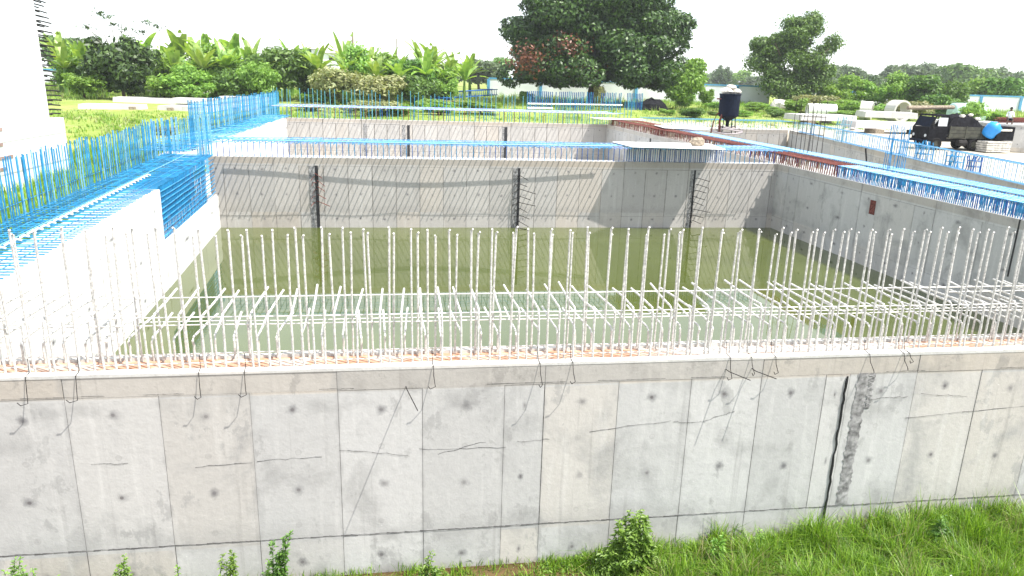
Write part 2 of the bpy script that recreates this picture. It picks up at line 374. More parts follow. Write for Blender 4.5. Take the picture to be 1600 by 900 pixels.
# ---------------------------------------------------------------- concrete walls
def wall_mesh(p0, p1, th, z0, z1, widths, rows, gap, depth=.012, mats=None, skip=None, long_top=True):
    """face panels lie on the side to the right of p0->p1; th is the thickness to the left"""
    p0 = Vector((*p0, 0)); p1 = Vector((*p1, 0)); d = (p1-p0); Ln = d.length; d.normalize(); n = Vector((d.y, -d.x, 0))
    b = MB(); q0 = p0-n*0; back = -n*th
    r = [p0, p1, p1+back, p0+back]
    for a in (0,):
        lo = [Vector((q.x, q.y, z0)) for q in r]; hi = [Vector((q.x, q.y, z1)) for q in r]
        b.face([lo[0], lo[1], hi[1], hi[0]], 1); b.face([lo[1], lo[2], hi[2], hi[1]], 0); b.face([lo[2], lo[3], hi[3], hi[2]], 0)
        b.face([lo[3], lo[0], hi[0], hi[3]], 0); b.face(hi, 2)
    x = 0; k = 0; rr = random.Random(int(Ln*10))
    while x < Ln-.05:
        wd = widths[k % len(widths)] if isinstance(widths, list) else widths
        x1 = min(x+wd, Ln)
        for (ra, rb) in zip(rows[:-1], rows[1:]):
            if skip and skip(x, x1, ra, rb): continue
            if long_top and ra > -.01 and k % 3: continue
            xe = x1
            if long_top and ra > -.01: xe = min(Ln, x+sum(widths[(k+q) % len(widths)] if isinstance(widths, list) else widths for q in range(3)))
            g1 = gap*rr.choice((.08, .25, .45, .6))
            pr = depth*rr.uniform(.7, 1.35)
            a = p0+d*(x+g1); c = p0+d*(xe-g1)
            zt, zb = z1+ra-(g1*.6 if ra < 0 else 0), z1+rb+g1*.6
            f = [Vector((a.x, a.y, zb)), Vector((c.x, c.y, zb)), Vector((c.x, c.y, zt)), Vector((a.x, a.y, zt))]
            fo = [q+n*pr for q in f]
            uv = [(k+.02, -rb), (k+.98, -rb), (k+.98, -ra), (k+.02, -ra)]
            b.face(fo, 0, uv)
            for i in range(4):
                j = (i+1) % 4; b.face([f[i], f[j], fo[j], fo[i]], 0, [uv[i], uv[j], uv[j], uv[i]])
        x = x1; k += 1
    return b
NW = [1.22]*6+[.61]+[1.22]*3+[.95, .42]+[1.22]*40

# near wall -------------------------------------------------------
# panels start so that the half panel falls at x = 1.7
YN = 10.045
X0 = -4.6126-1.22*2
b = wall_mesh((X0-.9, YN), (22.2, YN), .70, -4.4, -.03, [.9]+[1.22]*7+[.61]+[1.16]*3+[1.1, .42]+[1.18]*12, [0.03, -.30, -2.73, -4.0], .013, .009)
mw = tag(b.build('concrete_wall', [MT['conc'], MT['joint'], MT['salmon']]), 'long grey concrete basin wall in the foreground with pale starter bars along its top', 'wall', 'cast walls of the basins')
near = mw
# lips of the top
b = MB()
def lip(b, ya, yb, z0, z1, x0, x1, seed):
    r = random.Random(seed); x = x0; pz = z1
    while x < x1:
        xn = min(x1, x+r.uniform(.5, 1.2)); nz = z1+r.uniform(-.006, .008)
        ja, jb = r.uniform(-.006, .006), r.uniform(-.02, .02)
        b.hexa([(x, ya, z0), (xn, ya, z0), (xn, yb+jb, z0), (x, yb+jb, z0), (x, ya, nz), (xn, ya, nz), (xn, yb+jb, nz), (x, yb+jb, nz)])
        x = xn
lip(b, YN-.016, YN+.15, -.03, .012, X0-.9, 22.2, 4); b.build('outer_edge_beam', MT['conc_plain'], near)
b = MB(); lip(b, YN+.60, YN+.705, -.03, .012, X0-.9, 22.2, 9); b.build('inner_edge_beam', MT['conc_plain'], near)
# starter bars
def jit(a): return random.uniform(-a, a)
RB = .016
def tallv(h, k):
    out = []
    for i in range(k):
        lx, ly = jit(.045), jit(.04); hh = h+jit(.03)
        out.append(bar_mesh('straight_bar', [(0, 0, -.04), (lx*.4+jit(.006), ly*.4, hh*.45), (lx, ly, hh-.02), (lx+.005, ly-.03, hh)], RB, MT['steel'], 6))
    return out
tall_o = tallv(2.02, 9); tall_i = tallv(1.86, 9)
def bentv(zb, ln, k):
    out = []
    for i in range(k):
        s = jit(.05); zz = zb+jit(.025); e = ln+jit(.06)
        out.append(bar_mesh('bent_bar', [(0, 0, -.04), (jit(.01), jit(.01), zz*.6), (jit(.01), .0, zz-.05), (s*.1, .05, zz), (s*.5, e*.5, zz+jit(.015)), (s, e, zz+jit(.05))], RB*1.12, MT['steel'], 6))
    return out
bo = bentv(.77, 1.30, 12); bi = bentv(.32, 1.15, 12)
sO = []; sI = []; bO = []; bI = []
x = -7.4
while x < 20.6:
    st = .30
    sO.append(T(x+jit(.03), YN+.20, 0, jit(.5))); bO.append(T(x+.17+jit(.035), YN+.19, 0, jit(.06)))
    sI.append(T(x+.10+jit(.04), YN+.56, 0, jit(.5))); bI.append(T(x+.22+jit(.04), YN+.58, 0, jit(.08)))
    x += st*random.uniform(.9, 1.1)
def sp2(parent, name, pairs, limit):
    allp = [(m, v) for v, ms in pairs for m in ms]
    def key(e):
        q = proj(e[0].translation); off = max(0, -q[0]-10, q[0]-1610); return q[2]+off
    allp.sort(key=key)
    for m, v in allp[:limit]:
        o = bpy.data.objects.new(name, random.choice(v)); C.objects.link(o); o.parent = parent; o.matrix_local = m
    rest = {}
    for m, v in allp[limit:]: rest.setdefault(id(v), (v, []))[1].append(m)
    V = []; Fc = []; n0 = 0; MI = []; ms_ = []
    for v, ms in rest.values():
        for m in ms:
            me = random.choice(v); co = np.empty(len(me.vertices)*3, np.float32); me.vertices.foreach_get('co', co); co = co.reshape(-1, 3); A = np.array(m)
            mt = me.materials[0]
            if mt not in ms_: ms_.append(mt)
            MI += [ms_.index(mt)]*len(me.polygons)
            V.append(co@A[:3, :3].T+A[:3, 3]); Fc += [[i+n0 for i in p.vertices] for p in me.polygons]; n0 += len(co)
    if V:
        me2 = bpy.data.meshes.new(name); me2.from_pydata(np.concatenate(V).tolist(), [], Fc)
        for mt in ms_: me2.materials.append(mt)
        me2.polygons.foreach_set('material_index', MI)
        o = bpy.data.objects.new(name, me2); C.objects.link(o); o.parent = parent; o['kind'] = 'stuff'
sp2(near, 'straight_bar', [(tall_o, sO), (tall_i, sI)], 100)
sp2(near, 'bent_bar', [(bo, bO), (bi, bI)], 100)
def longbar(y, z, r=.010, x0=-7.3, x1=20.5, seg=1.1):
    pts = []; x = x0
    while x < x1: pts.append((x, y+jit(.008), z+jit(.008))); x += seg
    pts.append((x1, y, z)); bb = MB(); bb.tube(pts, r, 5); return bb.build('tie_bar', MT['steel_tie'], near)
longbar(YN+.22, .74); longbar(YN+.54, .52); longbar(YN+1.02, .80); longbar(YN+.60, .06); longbar(YN+.24, .05, .009); longbar(YN+1.28, .33)
longbar(YN+.9, .84, .011, 7.2, 14); longbar(YN+.75, .80, .011, 9.2, 15)
# pale hanging plates at the far right bars
# tie wires over the edge
for px_, out_, dn in ((-5.05, .10, .33), (-4.42, .12, .30), (-2.83, .10, .32), (-2.22, .12, .30), (.42, .14, .26), (2.0, .16, .28), (2.5, .14, .25), (5.0, .08, .3), (5.35, .12, .22), (5.75, .1, .22), (7.35, .16, .22), (7.95, .14, .2), (8.05, .1, .1)):
    bb = MB(); s = jit(.05)
    bb.tube([(px_-.01, YN+.13, .22), (px_, YN+.1, .03), (px_+.005, YN-.03, .015), (px_+.01, YN-.04-out_*.2, -dn*.5), (px_+.03, YN-.05-out_*.7, -dn), (px_-.03+s*.5, YN-.05-out_*1.1, -dn-.01), (px_-.06+s*.5, YN-.05-out_*1.25, -dn+.04)], .006, 5)
    bb.build('tie_wire', MT['wire'], near)
for px_, z_, out_, dx in ((.02, -.30, .80, .16), (4.95, -.18, .42, .22), (5.38, -.18, .40, .22)):
    bb = MB(); bb.tube([(px_, YN+.05, z_), (px_+.02, YN-.12, z_), (px_+dx, YN-out_, z_-.02)], .007, 5); bb.build('stub_bar', MT['wire'], near)
# cracks on the face (thin dark ribbons just proud of the panels)
def crack(b, pts, wd, y):
    for (xa, za), (xb, zb) in zip(pts[:-1], pts[1:]):
        w1 = wd*random.uniform(.5, 1.3)
        b.face([(xa, y, za-w1), (xb, y, zb-w1), (xb, y, zb+w1*.3), (xa, y, za+w1)], 0)
b = MB()
def wander(x0, z0, x1, z1, amp, n):
    return [(x0+(x1-x0)*k/n+jit(.02), z0+(z1-z0)*k/n+jit(amp)) for k in range(n+1)]
for (xa, za, xb, zb) in ((-3.0, -1.45, -2.2, -1.42), (-2.15, -1.40, -1.2, -1.38), (-.95, -1.28, .05, -1.42), (.2, -1.33, 1.55, -1.36), (.5, -1.42, 1.2, -1.25), (1.72, -1.27, 2.2, -1.25), (2.85, -1.15, 4.15, -1.02), (4.2, -1.05, 4.7, -1.07), (4.7, -1.05, 5.2, -.9), (7.45, -.78, 8.2, -.76), (8.4, -.72, 9.3, -.8), (8.2, -1.15, 10.6, -1.0), (-4.4, -1.33, -3.9, -1.35)):
    crack(b, wander(xa, za, xb, zb, .012, 9), .0045, YN-.0145)
b.build('crack', MT['crack'], near)
# pour joint ledge below the panels: ragged dark line
b = MB(); crack(b, wander(X0, -2.735, 14, -2.735, .006, 240), .009, YN-.0145); [crack(b, wander(xa, -.302, xa+random.uniform(.5, 1.4), -.302, .004, 12), .004, YN-.0145) for xa in (-5.4, -3.6, -1.2, 1.2, 2.9, 4.4, 7.7, 9.8)]; b.build('pour_joint', MT['crack'], near)
# black movement joint and the spalled strip beside it
b = MB()
pts = [(7.03+jit(.012), YN-.028, -.36-k*.1) for k in range(31)]
b.tube(pts, [.012+abs(jit(.009)) for _ in pts], 6); b.build('movement_joint', MT['black'], near)
def rough_strip(name, x0, x1, z0, z1, y, amp, mat, seed, nxx, nzz):
    r = random.Random(seed); bb = MB(); P = []
    for i in range(nxx+1):
        col = []
        for j in range(nzz+1):
            e = (i in (0, nxx))
            col.append((x0+(x1-x0)*i/nxx+(r.uniform(-.025, .025) if e else 0), y-(0 if (e or j in (0, nzz)) else r.uniform(0, amp)), z0+(z1-z0)*j/nzz))
        P.append(col)
    for i in range(nxx):
        for j in range(nzz): bb.face([P[i][j], P[i+1][j], P[i+1][j+1], P[i][j+1]])
    return bb.build(name, mat, near)
rough_strip('spalled_strip', 7.22, 7.42, -2.72, -.32, YN-.014, .007, MT['rough_grey'], 3, 6, 60)
rough_strip('spalled_strip', 7.43, 7.53, -.95, -.33, YN-.014, .008, MT['rough_grey'], 5, 4, 30)

# left wall of the near basin ---------------------------------------
# inner face looks to +X; it steps down at the opening filled with blue bars
def lw(Y): return left_x(Y)
TH = 1.05
YG = 27.3
bw = wall_mesh((lw(10.72), 10.72), (lw(YG), YG), TH, -4.4, -.002, 2.44, [0, -.85, -1.9, -4.3], .03, .02)
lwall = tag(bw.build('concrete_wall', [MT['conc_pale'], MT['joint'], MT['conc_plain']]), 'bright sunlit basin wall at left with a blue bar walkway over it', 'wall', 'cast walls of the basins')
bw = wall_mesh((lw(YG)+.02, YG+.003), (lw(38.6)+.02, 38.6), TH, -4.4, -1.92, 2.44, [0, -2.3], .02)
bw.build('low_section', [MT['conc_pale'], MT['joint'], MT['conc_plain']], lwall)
# blue walkway bars over the left wall
cb = [bar_mesh('cross_bar', [(0, 0, 0), (-1.3, jit(.02), jit(.015)), (-2.35+jit(.06), jit(.02), jit(.015))], .017, MT['blue']) for _ in range(8)]
cb_low = [bar_mesh('cross_bar', [(-.95, 0, 0), (-2.3+jit(.1), jit(.03), jit(.03))], .012, MT['blue']) for _ in range(6)]
up = [bar_mesh('upright_bar', [(0, 0, -.25), (jit(.006), jit(.006), .8), (jit(.014), jit(.014), h)], .020, MT['blue'], 5) for h in (1.74, 1.78, 1.7, 1.82, 1.75, 1.66)]
up2 = [bar_mesh('upright_bar', [(0, 0, -.25), (jit(.006), jit(.006), .8), (jit(.016), jit(.016), h)], .017, MT['blue_pale'], 5) for h in (1.72, 1.8)]
pl = []; pll = []; pu = []; pup = []
y = 11.2
while y < 38.4:
    pl.append(T(lw(y)+.03+jit(.03), y, .10 if y < YG else .11, -.065)); y += .25+jit(.02)
y = 13
while y < 38.4:
    pll.append(T(lw(y), y, -.22+jit(.02), -.065)); y += .34+jit(.02)
y = 12.0
while y < 36.6:
    if not (33.6 < y < 34.0): (pu if random.random() < .72 else pup).append(T(lw(y)-2.15+jit(.03), y, 0, jit(3)))
    if random.random() < .25: pu.append(T(lw(y)-2.3+jit(.05), y+.08, -.1, jit(3), s=.97))
    y += .21+jit(.035)
sp2(lwall, 'cross_bar', [(cb, pl), (cb_low, pll)], 100)
sp2(lwall, 'upright_bar', [(up, pu), (up2, pup)], 100)
def lbar(off, z, r, mat, ya=11.2, yb=38.3, amp=.012):
    bb = MB(); n = int((yb-ya)/1.5); bb.tube([(lw(ya+(yb-ya)*k/n)+off+jit(amp), ya+(yb-ya)*k/n, z+jit(amp*.6)) for k in range(n+1)], r, 5); bb.build('long_bar', mat, lwall)
for off in (-.25, -.55, -1.3, -1.6, -1.9, -2.15): lbar(off, .125, .011, MT['blue'])
lbar(-2.25, -.2, .012, MT['blue']); lbar(-1.15, .16, .016, MT['blue_pale']); lbar(-2.17, .5, .01, MT['blue'], 14, 33)
# white tie wraps in a row along the middle of the walkway
wr = [bar_mesh('tie_wrap', [(-.09, -.03, .0), (0, 0, .05), (.09, .03, .01)], .026, MT['white_board'], 6)]
scatter_parts(lwall, 'tie_wrap', wr, [T(lw(y_)-.98, y_, .14, .3) for y_ in np.arange(13.5, 30, .42)], 100)
# blue bars standing in the opening
vb = [bar_mesh('opening_bar', [(0, 0, -1.95), (jit(.02), jit(.03), -.6), (jit(.02), jit(.02), .1)], .016, MT['blue'], 5) for _ in range(4)]
ol = [T(lw(y_)-.10-q, y_+jit(.02), 0) for y_ in np.arange(YG+.12, 36.4, .17) for q in (0, .75)]
scatter_parts(lwall, 'opening_bar', vb, ol, 100)
for k in range(9):
    z = -1.75+k*.2; bb = MB()
    bb.tube([(lw(yy)-.07, yy, z+jit(.02)) for yy in np.linspace(YG, 38.5, 7)], .024, 5); bb.build('opening_rail', MT['blue'], lwall)
    if k % 2 == 0:
        bb = MB(); bb.tube([(lw(yy)-.85, yy, z+jit(.02)) for yy in (YG, 33, 38.5)], .014, 5); bb.build('opening_rail', MT['blue_dark'], lwall)
# formwork board closing the back of the opening
bb = MB(); bb.box(-.04, 0, -1.93, .0, 10.9, .0); o = bb.build('back_shutter', MT['blue_dark'], lwall); o.location = (lw(YG)-1.03, YG+.2, 0); o.rotation_euler = (0, 0, .065)

# fence of blue bars standing behind the walkway, beyond the jog
fb = empty('rebar_row', (-12.0, 38.2, -.5)); tag(fb, 'row of thin upright blue bars beyond the end of the bright left wall', 'rebar row')
ub = [bar_mesh('upright_bar', [(0, 0, -.9), (jit(.01), jit(.01), .8), (jit(.02), jit(.02), h)], .022, m_, 5) for h, m_ in ((2.2, MT['blue']), (2.15, MT['blue']), (2.3, MT['blue_pale']), (2.1, MT['teal']))]
pos = []
for k in range(72):
    t = k/71; pos.append(T(t*1.6+jit(.04), t*7.0+jit(.05)-1.8, 0))
scatter_parts(fb, 'upright_bar', ub, pos, 100)
bb = MB(); bb.tube([(0, -1.8, .3), (1.6, 5.2, .3)], .012, 5); bb.build('rail', MT['blue'], fb)

# middle wall ---------------------------------------------------------
YM = 38.6; XL, XR = lw(38.6), 20.76
b = wall_mesh((XL-.3, YM), (XR+.02, YM), .62, -4.4, 0, [.3+.36]+[1.22]*30, [0, -.42, -2.98, -4.3], .022, .014)
mid = tag(b.build('concrete_wall', [MT['conc_far'], MT['joint_far'], MT['conc_plain']]), 'sunlit cross wall standing in the green water, with slanting bar shadows on its face', 'wall', 'cast walls of the basins')
cbm = [bar_mesh('cross_bar', [(0, -1.28+jit(.05), jit(.02)), (jit(.02), 0, 0), (jit(.02), 1.75+jit(.05), jit(.02))], .026, m_, 5) for m_ in (MT['lilac'], MT['blue_pale'], MT['blue'])]
upm = [bar_mesh('upright_bar', [(0, 0, 0), (jit(.02), jit(.01), .78)], .022, MT['blue'], 5), bar_mesh('upright_bar', [(0, 0, 0), (jit(.02), jit(.01), .78)], .022, MT['blue_dark'], 5)]
A = []; B_ = []
x = XL+.1
while x < XR-.1:
    A.append(T(x, YM, .80)); B_.append(T(x+.02, YM+.10, 0)); x += .29+jit(.015)
sp2(mid, 'cross_bar', [(cbm, A)], 100); sp2(mid, 'upright_bar', [(upm, B_)], 100)
for k, off in enumerate((-1.22, .12, .55, 1.0, 1.7)):
    bb = MB(); bb.tube([(xx, YM+off+jit(.03), .83+jit(.015)) for xx in np.arange(XL, XR+.5, 2.1)], .016 if k else .012, 4); bb.build('long_bar', MT['blue_pale'] if k % 2 else MT['blue'], mid)
bb = MB(); bb.tube([(xx, YM-.62-.10*math.sin(xx*.28+1), .86) for xx in np.arange(XL+1, 11.6, .8)], .045, 6); bb.build('long_bar', MT['blue_pale'], mid)
for xx, w_ in ((-4.65, .52), (5.85, .44), (15.7, .34)):
    bb = MB(); n = 30
    for k in range(n):
        za, zb = -.42-k*3.2/n, -.42-(k+1)*3.2/n
        o1, o2 = jit(.02), jit(.02)
        bb.hexa([(xx+o1, YM-.034, zb), (xx+w_*.55, YM-.034, zb), (xx+w_*.55, YM-.005, zb), (xx, YM-.005, zb), (xx+o2, YM-.034, za), (xx+w_*.55, YM-.034, za), (xx+w_*.55, YM-.005, za), (xx, YM-.005, za)], 0)
    bb.box(xx+w_*.55, YM-.036, -3.62, xx+w_*.86, YM-.003, -.40, 1)  # raised black strip, its colour stands for the shade inside the key slot
    bb.build('keyway_strip', [MT['rough_grey'], MT['black']], mid)
for xx, m_, n_ in ((6.1, 'wire', 9), (16.0, 'wire', 8), (-4.3, 'rust', 5)):
    for k in range(n_):
        z = -.85-k*.34; bb = MB(); s = random.uniform(.5, 1.0)
        bb.tube([(xx+jit(.1), YM+.02, z), (xx+.05+jit(.1), YM-.35*s, z+.05+jit(.05)), (xx+.75*s+jit(.2), YM-.75*s, z-.12+jit(.08))], .018, 4); bb.build('dowel_bar', MT[m_], mid)
        bb = MB(); bb.tube([(xx+jit(.1), YM+.02, z-.1), (xx-.1+jit(.1), YM-.3*s, z-.05), (xx-.35*s, YM-.5*s, z-.22+jit(.1))], .016, 4); bb.build('dowel_bar', MT[m_], mid)
# stains: rusty drip at the water
# white board lying on the bars, corrugated sheet below it
def board(name, corners, z, th, mat, label, cat, group=None):
    bb = MB(); bb.hexa([(x_, y_, z) for x_, y_ in corners]+[(x_, y_, z+th) for x_, y_ in corners]); o = bb.build(name, mat); tag(o, label, cat, group); return o
board('plywood_sheet', [(11.85, 37.3), (16.75, 36.75), (17.3, 40.3), (11.7, 40.5)], .885, .03, MT['white_board'], 'large white board lying flat on the bars of the cross wall', 'board')
cs = MB(); n = 46; xa, xb = 12.0, 17.6
for k in range(n):
    x0, x1 = xa+(xb-xa)*k/n, xa+(xb-xa)*(k+1)/n; m0 = x0+(x1-x0)*.5
    cs.box(x0, YM+.20, .02, m0, YM+.23, .80, 0); cs.box(m0, YM+.26, .02, x1, YM+.29, .80, 1)  # dark of the gaps is put into the recessed ribs' colour
tag(cs.build('corrugated_sheet', [MT['white_board'], MT['blue_dark']]), 'ribbed metal sheet standing on edge below the large white board', 'metal sheet')
def lump(name, loc, s, mat, label, cat, seed=1, flat=.6):
    r = random.Random(seed); bb = MB(); P = []
    for i in range(7):
        th = PI*i/6; row = []
        for j in range(10):
            q = s*(1+r.uniform(-.18, .18)); row.append((q*math.sin(th)*math.cos(2*PI*j/10), q*math.sin(th)*math.sin(2*PI*j/10)*.8, flat*q*math.cos(th)))
        P.append(row)
    for i in range(6):
        for j in range(10): bb.face([P[i][j], P[i+1][j], P[i+1][(j+1) % 10], P[i][(j+1) % 10]])
    o = bb.build(name, mat); o.location = loc; return tag(o, label, cat)
lump('cement_lump', (15.9, 38.6, 1.12), .42, MT['wood'], 'brown lump of hardened cement lying on the large white board', 'lump', 3)

# right wall ------------------------------------------------------------
b = wall_mesh((XR, 75.0), (XR, 10.72), 2.6, -4.4, 0, [3.0, 1.22, 2.44, 1.22, 2.44], [0, -.40, -2.9, -4.3], .03, .015)
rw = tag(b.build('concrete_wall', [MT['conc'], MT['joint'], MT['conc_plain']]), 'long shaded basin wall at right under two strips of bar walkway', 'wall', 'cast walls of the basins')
bb = MB(); bb.box(XR-.022, 29.55, -1.25, XR+.06, 29.95, -.62, 0); bb.build('pocket', MT['rust'], rw)  # pockets are blocks on the face, the holes' shade is in their colour
bb = MB(); bb.box(XR-.022, 60.2, -1.1, XR+.06, 60.6, -.3, 0); bb.build('pocket', MT['black'], rw)
bb = MB(); bb.box(XR-.024, 21.78, -2.0, XR+.06, 21.84, .0, 0); bb.build('movement_joint', MT['black'], rw)
def deck(parent, xa, xb, ya, yb, z, sp_, mats, upmats, r=.014, limit=100, nl=5):
    c = [bar_mesh('cross_bar', [(0, 0, 0), (xb-xa+jit(.05), jit(.02), jit(.01))], r, m_, 4) for m_ in mats]
    u = [bar_mesh('upright_bar', [(0, 0, 0), (jit(.02), jit(.02), z)], r, m_, 5) for m_ in upmats]
    P1 = []; P2 = []
    y = ya
    while y < yb:
        P1.append(T(xa, y, z+.02)); P2.append(T(xa+.05, y+.02, 0))
        if random.random() < .6: P2.append(T(xb-.05, y+.05, 0))
        if random.random() < .6: P2.append(T(xa+.45, y+.06, 0))
        y += sp_+jit(sp_*.15)
    return c, u, P1, P2
BL = [MT['blue'], MT['blue_pale'], MT['blue']]
c1, u1, a1, d1 = deck(rw, 20.80, 21.95, 11, 33, .52, .11, [MT['blue_pale'], MT['blue_pale'], MT['blue']], [MT['blue'], MT['blue'], MT['blue_dark']], .019)
c2, u2, a2, d2 = deck(rw, 20.80, 21.95, 33, 74, .52, .2, [MT['rust']], [MT['rust'], MT['rust'], MT['wood']], .024)
c3, u3, a3, d3 = deck(rw, 22.25, 23.35, 11, 56, .56, .18, [MT['blue_pale']], [MT['blue'], MT['blue_dark']], .015)
c4, u4, a4, d4 = deck(rw, 22.25, 23.35, 56, 74, .56, .30, [MT['rust']], [MT['rust']], .018)
sp2(rw, 'cross_bar', [(c1, a1), (c2, a2), (c3, a3), (c4, a4)], 100)
sp2(rw, 'upright_bar', [(u1, d1), (u2, d2), (u3, d3), (u4, d4)], 100)
for xx in (20.82, 21.1, 21.4, 21.7, 21.93):
    bb = MB(); bb.tube([(xx+jit(.01), y_, .55) for y_ in np.linspace(11, 33, 9)], .015, 4); bb.build('long_bar', MT['blue'], rw)
    bb = MB(); bb.tube([(xx+jit(.02), y_, .55+jit(.03)) for y_ in np.linspace(33, 74, 12)], .022, 4); bb.build('long_bar', MT['rust'], rw)
for xx in (22.27, 22.6, 22.95, 23.33):
    bb = MB(); bb.tube([(xx+jit(.01), y_, .59) for y_ in np.linspace(11, 60, 12)], .017, 4); bb.build('long_bar', MT['blue_pale'], rw)
# small boards on the decks
board('plywood_sheet', [(21.2, 58.5), (24.4, 56.8), (25.6, 60.5), (21.7, 62.5)], .66, .04, MT['white_board'], 'smaller white board on the rusty bars in front of the dark hopper', 'board')
board('plywood_sheet', [(19.4, 72), (24.0, 71.5), (24.4, 74), (19.0, 74.6)], .62, .04, MT['white_board'], 'farthest white board, lying where the rusty bars meet the back wall', 'board')
# steps of the left-over shutter boards fixed to the right wall
# second basin -----------------------------------------------------------
YB = 74.0; XB = -10.8
b = wall_mesh((XB-.3, YB), (XR+.2, YB), .6, -4.4, 0, [1.22]*40, [0, -.42, -2.98, -4.3], .05, .02)
bk = tag(b.build('concrete_wall', [MT['conc_far'], MT['joint_far'], MT['conc_plain']]), 'back wall of the second basin, between the cross wall and the far blue fence', 'wall', 'cast walls of the basins')
bb = MB()
for xx in (-3.6, .1, 10.0): bb.box(xx, YB-.05, -4.2, xx+.34, YB-.004, -.45, 0)
bb.box(.6, YB-.05, -4.2, .85, YB-.004, -.45, 1); bb.box(10.2, YB-.06, -4.2, 10.5, YB-.004, -.45, 1)  # black strips stand for the shade in the key slots
bb.build('keyway_strip', [MT['rough_grey'], MT['black']], bk)
cbb = [bar_mesh('cross_bar', [(0, -1.9, jit(.02)), (0, 1.8, jit(.02))], .045, MT['steel'], 4)]
ubb = [bar_mesh('upright_bar', [(0, 0, 0), (jit(.02), 0, 1.12)], .030, m_, 4) for m_ in (MT['blue_dark'], MT['teal'], MT['rust'])]
A = []; B_ = []
for x in np.arange(XB, XR, .5):
    A.append(T(x+jit(.05), YB, 1.15)); B_.append(T(x+jit(.05), YB+.2, 0))
sp2(bk, 'cross_bar', [(cbb, A)], 100); sp2(bk, 'upright_bar', [(ubb, B_)], 100)
for k, off in enumerate((-1.8, .2, 1.7)):
    bb = MB(); bb.tube([(xx, YB+off, 1.18+jit(.02)) for xx in np.arange(XB-1, XR+1, 3)], .045, 4); bb.build('long_bar', MT['teal'] if k % 2 else MT['lilac'], bk)
# fence of thin posts behind it
fen = empty('rebar_fence', (4.5, 78, 0)); tag(fen, 'long low fence of thin blue-green bars behind the back wall', 'rebar fence')
ufs = [bar_mesh('upright_bar', [(0, 0, -.4), (jit(.02), 0, 1.2), (jit(.03), 0, h)], .034, m_, 4) for h, m_ in ((2.5, MT['teal']), (2.6, MT['teal']), (2.3, MT['blue']), (2.7, MT['teal']))]
P1 = [T(x+jit(.08), jit(.2), 0) for x in np.arange(-17, 20, .42) if random.random() < .9]
scatter_parts(fen, 'upright_bar', ufs, P1, 100)
bb = MB(); bb.tube([(x, 0, 1.0+jit(.02)) for x in np.arange(-17, 20, 3)], .03, 4); bb.build('rail', MT['blue_pale'], fen)
# left wall of the second basin
b = wall_mesh((XB, 39.25), (XB, YB+.02), 1.2, -4.4, 0, 2.44, [0, -2.3, -4.3], .02)
l2 = tag(b.build('concrete_wall', [MT['conc_pale'], MT['joint'], MT['conc_plain']]), 'bright sunlit left wall of the second basin, seen past the cross wall', 'wall', 'cast walls of the basins')
c5 = [bar_mesh('cross_bar', [(-2.3, 0, 0), (jit(.1)+.1, jit(.03), jit(.02))], .018, m_, 4) for m_ in (MT['blue'], MT['blue'], MT['blue_pale'])]
sp2(l2, 'cross_bar', [(c5, [T(XB, y_, .16+jit(.04)) for y_ in np.arange(39.2, 76, .26)])], 100)
for off in (0, -.5, -1.0, -1.5, -2.2):
    bb = MB(); bb.tube([(XB+off+jit(.03), y_, .2+jit(.03)) for y_ in np.arange(39, 77, 4)], .024, 4); bb.build('long_bar', MT['blue'], l2)
u5 = [bar_mesh('upright_bar', [(0, 0, -.2), (jit(.02), jit(.02), h)], .036, m_, 4) for h, m_ in ((2.2, MT['blue']), (2.3, MT['blue']), (2.15, MT['blue_pale']))]
sp2(l2, 'upright_bar', [(u5, [T(XB-2.15+jit(.03), y_, 0) for y_ in np.arange(49, 84, .36)])], 100)
for z in (.35, .8, 1.3, 1.8):
    bb = MB(); bb.tube([(XB-2.18, y_, z) for y_ in (49, 60, 72, 84)], .022, 4); bb.build('rail', MT['blue'], l2)
for k in range(7):
    bb = MB(); y_ = 43+k*1.1; bb.tube([(XB-2.6+jit(.3), y_-1.5, .3+jit(.1)), (XB-.9+jit(.5), y_+1.2, .42+jit(.1))], .02, 5); bb.build('loose_bar', MT['blue_pale'], l2)

# right basin: its back wall and its slanting outer wall ----------------
b = wall_mesh((23.4, 71.2), (38.9, 71.2), .5, -4.4, 0, 1.22, [0, -.42, -4.3], .05)
w6 = tag(b.build('concrete_wall', [MT['conc_far'], MT['joint_far'], MT['conc_plain']]), 'short far wall of the right basin, behind the dark hopper', 'wall', 'cast walls of the basins')
sp2(w6, 'cross_bar', [([bar_mesh('cross_bar', [(0, -1.9, 0), (0, 1.2, 0)], .03, MT['teal'], 4)], [T(x, 71.2, .9) for x in np.arange(23.6, 38.6, .42)])], 100)
sp2(w6, 'upright_bar', [([bar_mesh('upright_bar', [(0, 0, 0), (0, 0, .9)], .028, MT['teal'], 4)], [T(x, 71.4, 0) for x in np.arange(23.6, 38.6, .42)])], 100)
def ow(Y): return 28.8+(Y-30.5)*.2525
b = wall_mesh((ow(71.2), 71.2), (ow(16), 16), .55, -4.4, 0, [1.22, 1.22, 2.44, 1.22], [0, -.45, -2.9, -4.3], .035)
w7 = tag(b.build('concrete_wall', [MT['conc'], MT['joint'], MT['conc_plain']]), 'outer wall of the right basin, running slantwise below the truck', 'wall', 'cast walls of the basins')
bb = MB(); pts = [(ow(50.3-t*.2)-.05, 50.3-t*.2, -.02-t*.33) for t in range(5)]; bb.tube(pts, .05, 5); bb.build('hanging_cable', MT['wire'], w7)
ug = [bar_mesh('upright_bar', [(0, 0, -.02), (jit(.03), jit(.02), .92)], .02, m_, 4) for m_ in (MT['blue_pale'], MT['steel'], MT['teal'], MT['blue_pale'])]
P1 = [T(ow(y_)+.15, y_, 0) for y_ in np.arange(17, 71, .33)]+[T(ow(y_)+.48, y_, 0) for y_ in np.arange(17, 60, .5)]
sp2(w7, 'upright_bar', [(ug, P1)], 100)
